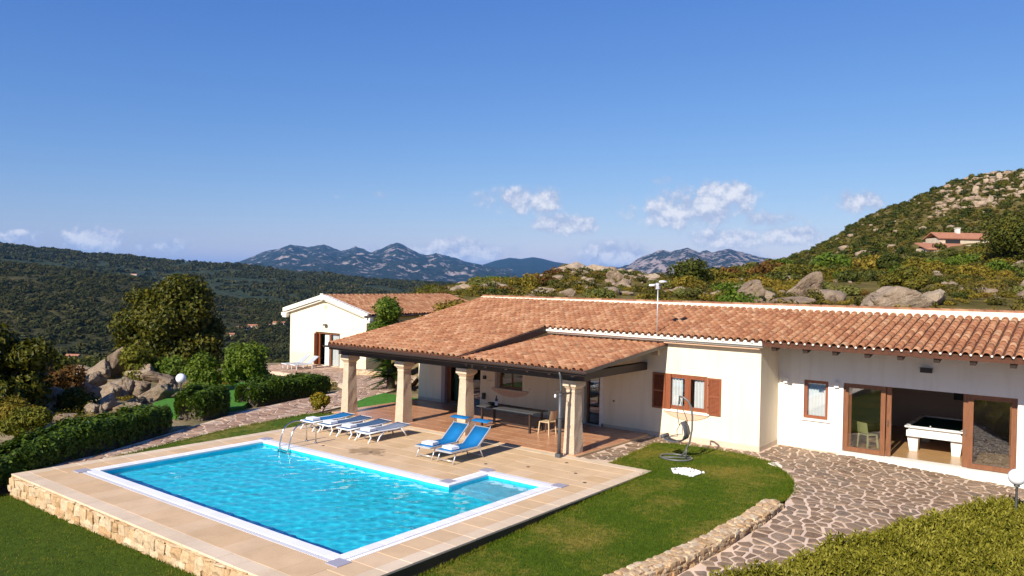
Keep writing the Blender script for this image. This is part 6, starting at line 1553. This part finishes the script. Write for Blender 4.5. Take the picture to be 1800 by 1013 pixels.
for i in range(140):
    if i < 105: b = rr.uniform(1640, 1880); D = 118+212*rr.uniform(.55, .97); s = .5+2.0*rr.random()**2.5
    else: b = rr.uniform(1350, 1850); D = 118+212*rr.uniform(.25, 1.0); s = .4+1.5*rr.random()**2
    x, y = survey(b, D)
    boulder(float(x), float(y), rh(b, D)+s*.15, s*rr.uniform(.9, 1.5), s*rr.uniform(.8, 1.2), s*rr.uniform(.6, 1.1), (rr.uniform(-.3, .3), rr.uniform(-.3, .3), rr.uniform(0, 6)), i,
            'pale granite rock among the scrub of the right hill', 'granite rocks on the right hill')
def stones_on(name, host_z, boxes, n, s0, s1, label, seed):
    """small scattered rocks, too many to count, joined into one mesh"""
    rr = random.Random(seed); VV = []; FF = []; nb = 0; src = []
    for k in range(4):
        bm = bmesh.new(); bmesh.ops.create_icosphere(bm, subdivisions=2, radius=1); rs_ = np.random.default_rng(k)
        V = np.array([v.co for v in bm.verts])*(1+rs_.normal(0, .13, (len(bm.verts), 1))); F = np.array([[v.index for v in f.verts] for f in bm.faces]); bm.free(); src.append((V, F))
    for _ in range(n):
        b0, b1, d0, d1 = rr.choice(boxes); b = rr.uniform(b0, b1); D = rr.uniform(d0, d1); x, y = survey(b, D); s = s0+(s1-s0)*rr.random()**2.2
        V, F = src[rr.randrange(4)]; a = rr.uniform(0, 6.28); Q = V*np.array([s*rr.uniform(.8, 1.7), s, s*rr.uniform(.5, .9)])
        Q = np.stack([Q[:, 0]*math.cos(a)-Q[:, 1]*math.sin(a)+float(x), Q[:, 0]*math.sin(a)+Q[:, 1]*math.cos(a)+float(y), Q[:, 2]+host_z(b, D)+s*.2], -1); VV.append(Q); FF.append(F+nb); nb += len(V)
    tag(link(name, np_mesh(name, np.concatenate(VV), np.concatenate(FF), MAT['rock'], True)), label, 'rocks', kind='stuff')
stones_on('hill_rocks', rh, [(1630,1900,240,330),(1630,1900,240,330),(1640,1900,240,330),(1380,1900,150,330)], 420, .3, 1.3, 'small pale rocks strewn over the right hill', 5)
stones_on('hillside_rocks', lambda b, D: float(hill_z(H_SIDE, b, D)), [(740,1300,60,126),(940,1150,95,126),(1300,1850,48,126)], 420, .15, .8, 'small pale rocks strewn over the near hillside', 6)

# ------------------------------------------------------------------ far houses
MAT['far_roof'] = plain('far_roof', (.36, .15, .08), .9, .2, 1.5, .3, 8)
MAT['far_wall'] = plain('far_wall', (.52, .42, .30), .9, .15, 1.0, .3, 5)
MAT['far_white'] = plain('far_white', (.66, .62, .55), .9, .05, 1)
fx, fy = survey(1650, 168); fz = rh(1650, 168)
farm = empty('farmhouse', (float(fx), float(fy), float(elev(1650, 446, 168))), YAW+.05, 'stone farmhouse with two red roofs on the right hill', 'house')
m = MB().box(-.2, 10.8, 0, 5, -3, 3.4).box(-5.2, 4.2, -4.5, -.05, -3, .9); m.build('wall', MAT['far_wall'], farm)
m = MB().add([(-.5,-.4,3.3),(11.2,-.4,3.3),(11.2,2.6,4.7),(-.5,2.6,4.7),(-.5,5.6,3.4),(11.2,5.6,3.4)], [(0,1,2,3),(3,2,5,4)]); o = m.build('roof', MAT['far_roof'], farm); o.modifiers.new('s', 'SOLIDIFY').thickness = .2
MB().box(5.0, 5.8, 2.2, 3.0, 4.4, 5.6).box(4.9, 5.9, 2.1, 3.1, 5.601, 5.75).build('chimney', MAT['far_white'], o)
m = MB().add([(-5.6,-5.0,.7),(4.6,-5.0,.7),(4.6,-.06,2.2),(-5.6,-.06,2.2)], [(0,1,2,3)]); o = m.build('roof', MAT['far_roof'], farm); o.modifiers.new('s', 'SOLIDIFY').thickness = .2
MB().box(1.2, 4.4, -.08, -.002, 2.25, 3.0).build('window', MAT['black'], farm)
MB().box(4.3, 11.5, -3.5, -.06, -3, 1.8).build('terrace_wall', MAT['far_wall'], farm)
def terrain(x, y):
    b, D = unsurvey(x, y); z = -4-.105*min(max(D-45, 0), 620)
    for H in (H_B, H_A):
        if H['b'][0] < b < H['b'][-1] and D > H['d0']: z = max(z, float(hill_z(H, b, D)))
    return z
VH = [(85,628,300,13,6),(130,630,330,12,5),(404,592,520,14,5),(428,580,600,18,6),(446,576,640,15,6),(468,574,660,18,5),(492,572,700,20,7),(255,474,1500,18,8),(236,484,1400,26,5),(500,524,1100,18,6),(402,590,480,16,4),(620,506,1800,18,8)]
for i, (b, e, D, w, h) in enumerate(VH):
    x, y, z, D = on_ground(b, e, lambda x, y: terrain(x, y), 90, 2600); w *= .62; h *= .55; t = empty('far_house', (x, y, z-.3), YAW+.4*((i*7) % 5-2)*.3, 'small far house with pale walls and tiled roof in the valley', 'house', 'far houses in the valley')
    MB().box(-w/2, w/2, -w*.3, w*.3, -3, h*.6).build('wall', MAT['far_wall'] if i % 5 else MAT['far_white'], t)
    MB().add([(-w/2-.4,-w*.3-.4,h*.6),(w/2+.4,-w*.3-.4,h*.6),(w/2+.4,0,h),(-w/2-.4,0,h),(-w/2-.4,w*.3+.4,h*.6),(w/2+.4,w*.3+.4,h*.6)], [(0,1,2,3),(3,2,5,4),(0,3,4),(1,5,2)]).build('roof', MAT['far_roof'], t)

# ------------------------------------------------------------------ haze
hm = bpy.data.materials.new('haze'); hm.use_nodes = True; hn = hm.node_tree; hn.nodes.clear()
pv = N(hn, 'ShaderNodeVolumePrincipled'); pv.inputs['Density'].default_value = 2.6e-5; pv.inputs['Color'].default_value = (.19, .50, 1.0, 1); pv.inputs['Anisotropy'].default_value = .0
ho = N(hn, 'ShaderNodeOutputMaterial'); hn.links.new(pv.outputs[0], ho.inputs['Volume'])
HZ = MB().box(-45000, 45000, -3000, 46000, -160, 760).build('haze', hm, None); tag(HZ, 'thin blue haze filling the air over the valley', 'haze', kind='stuff')
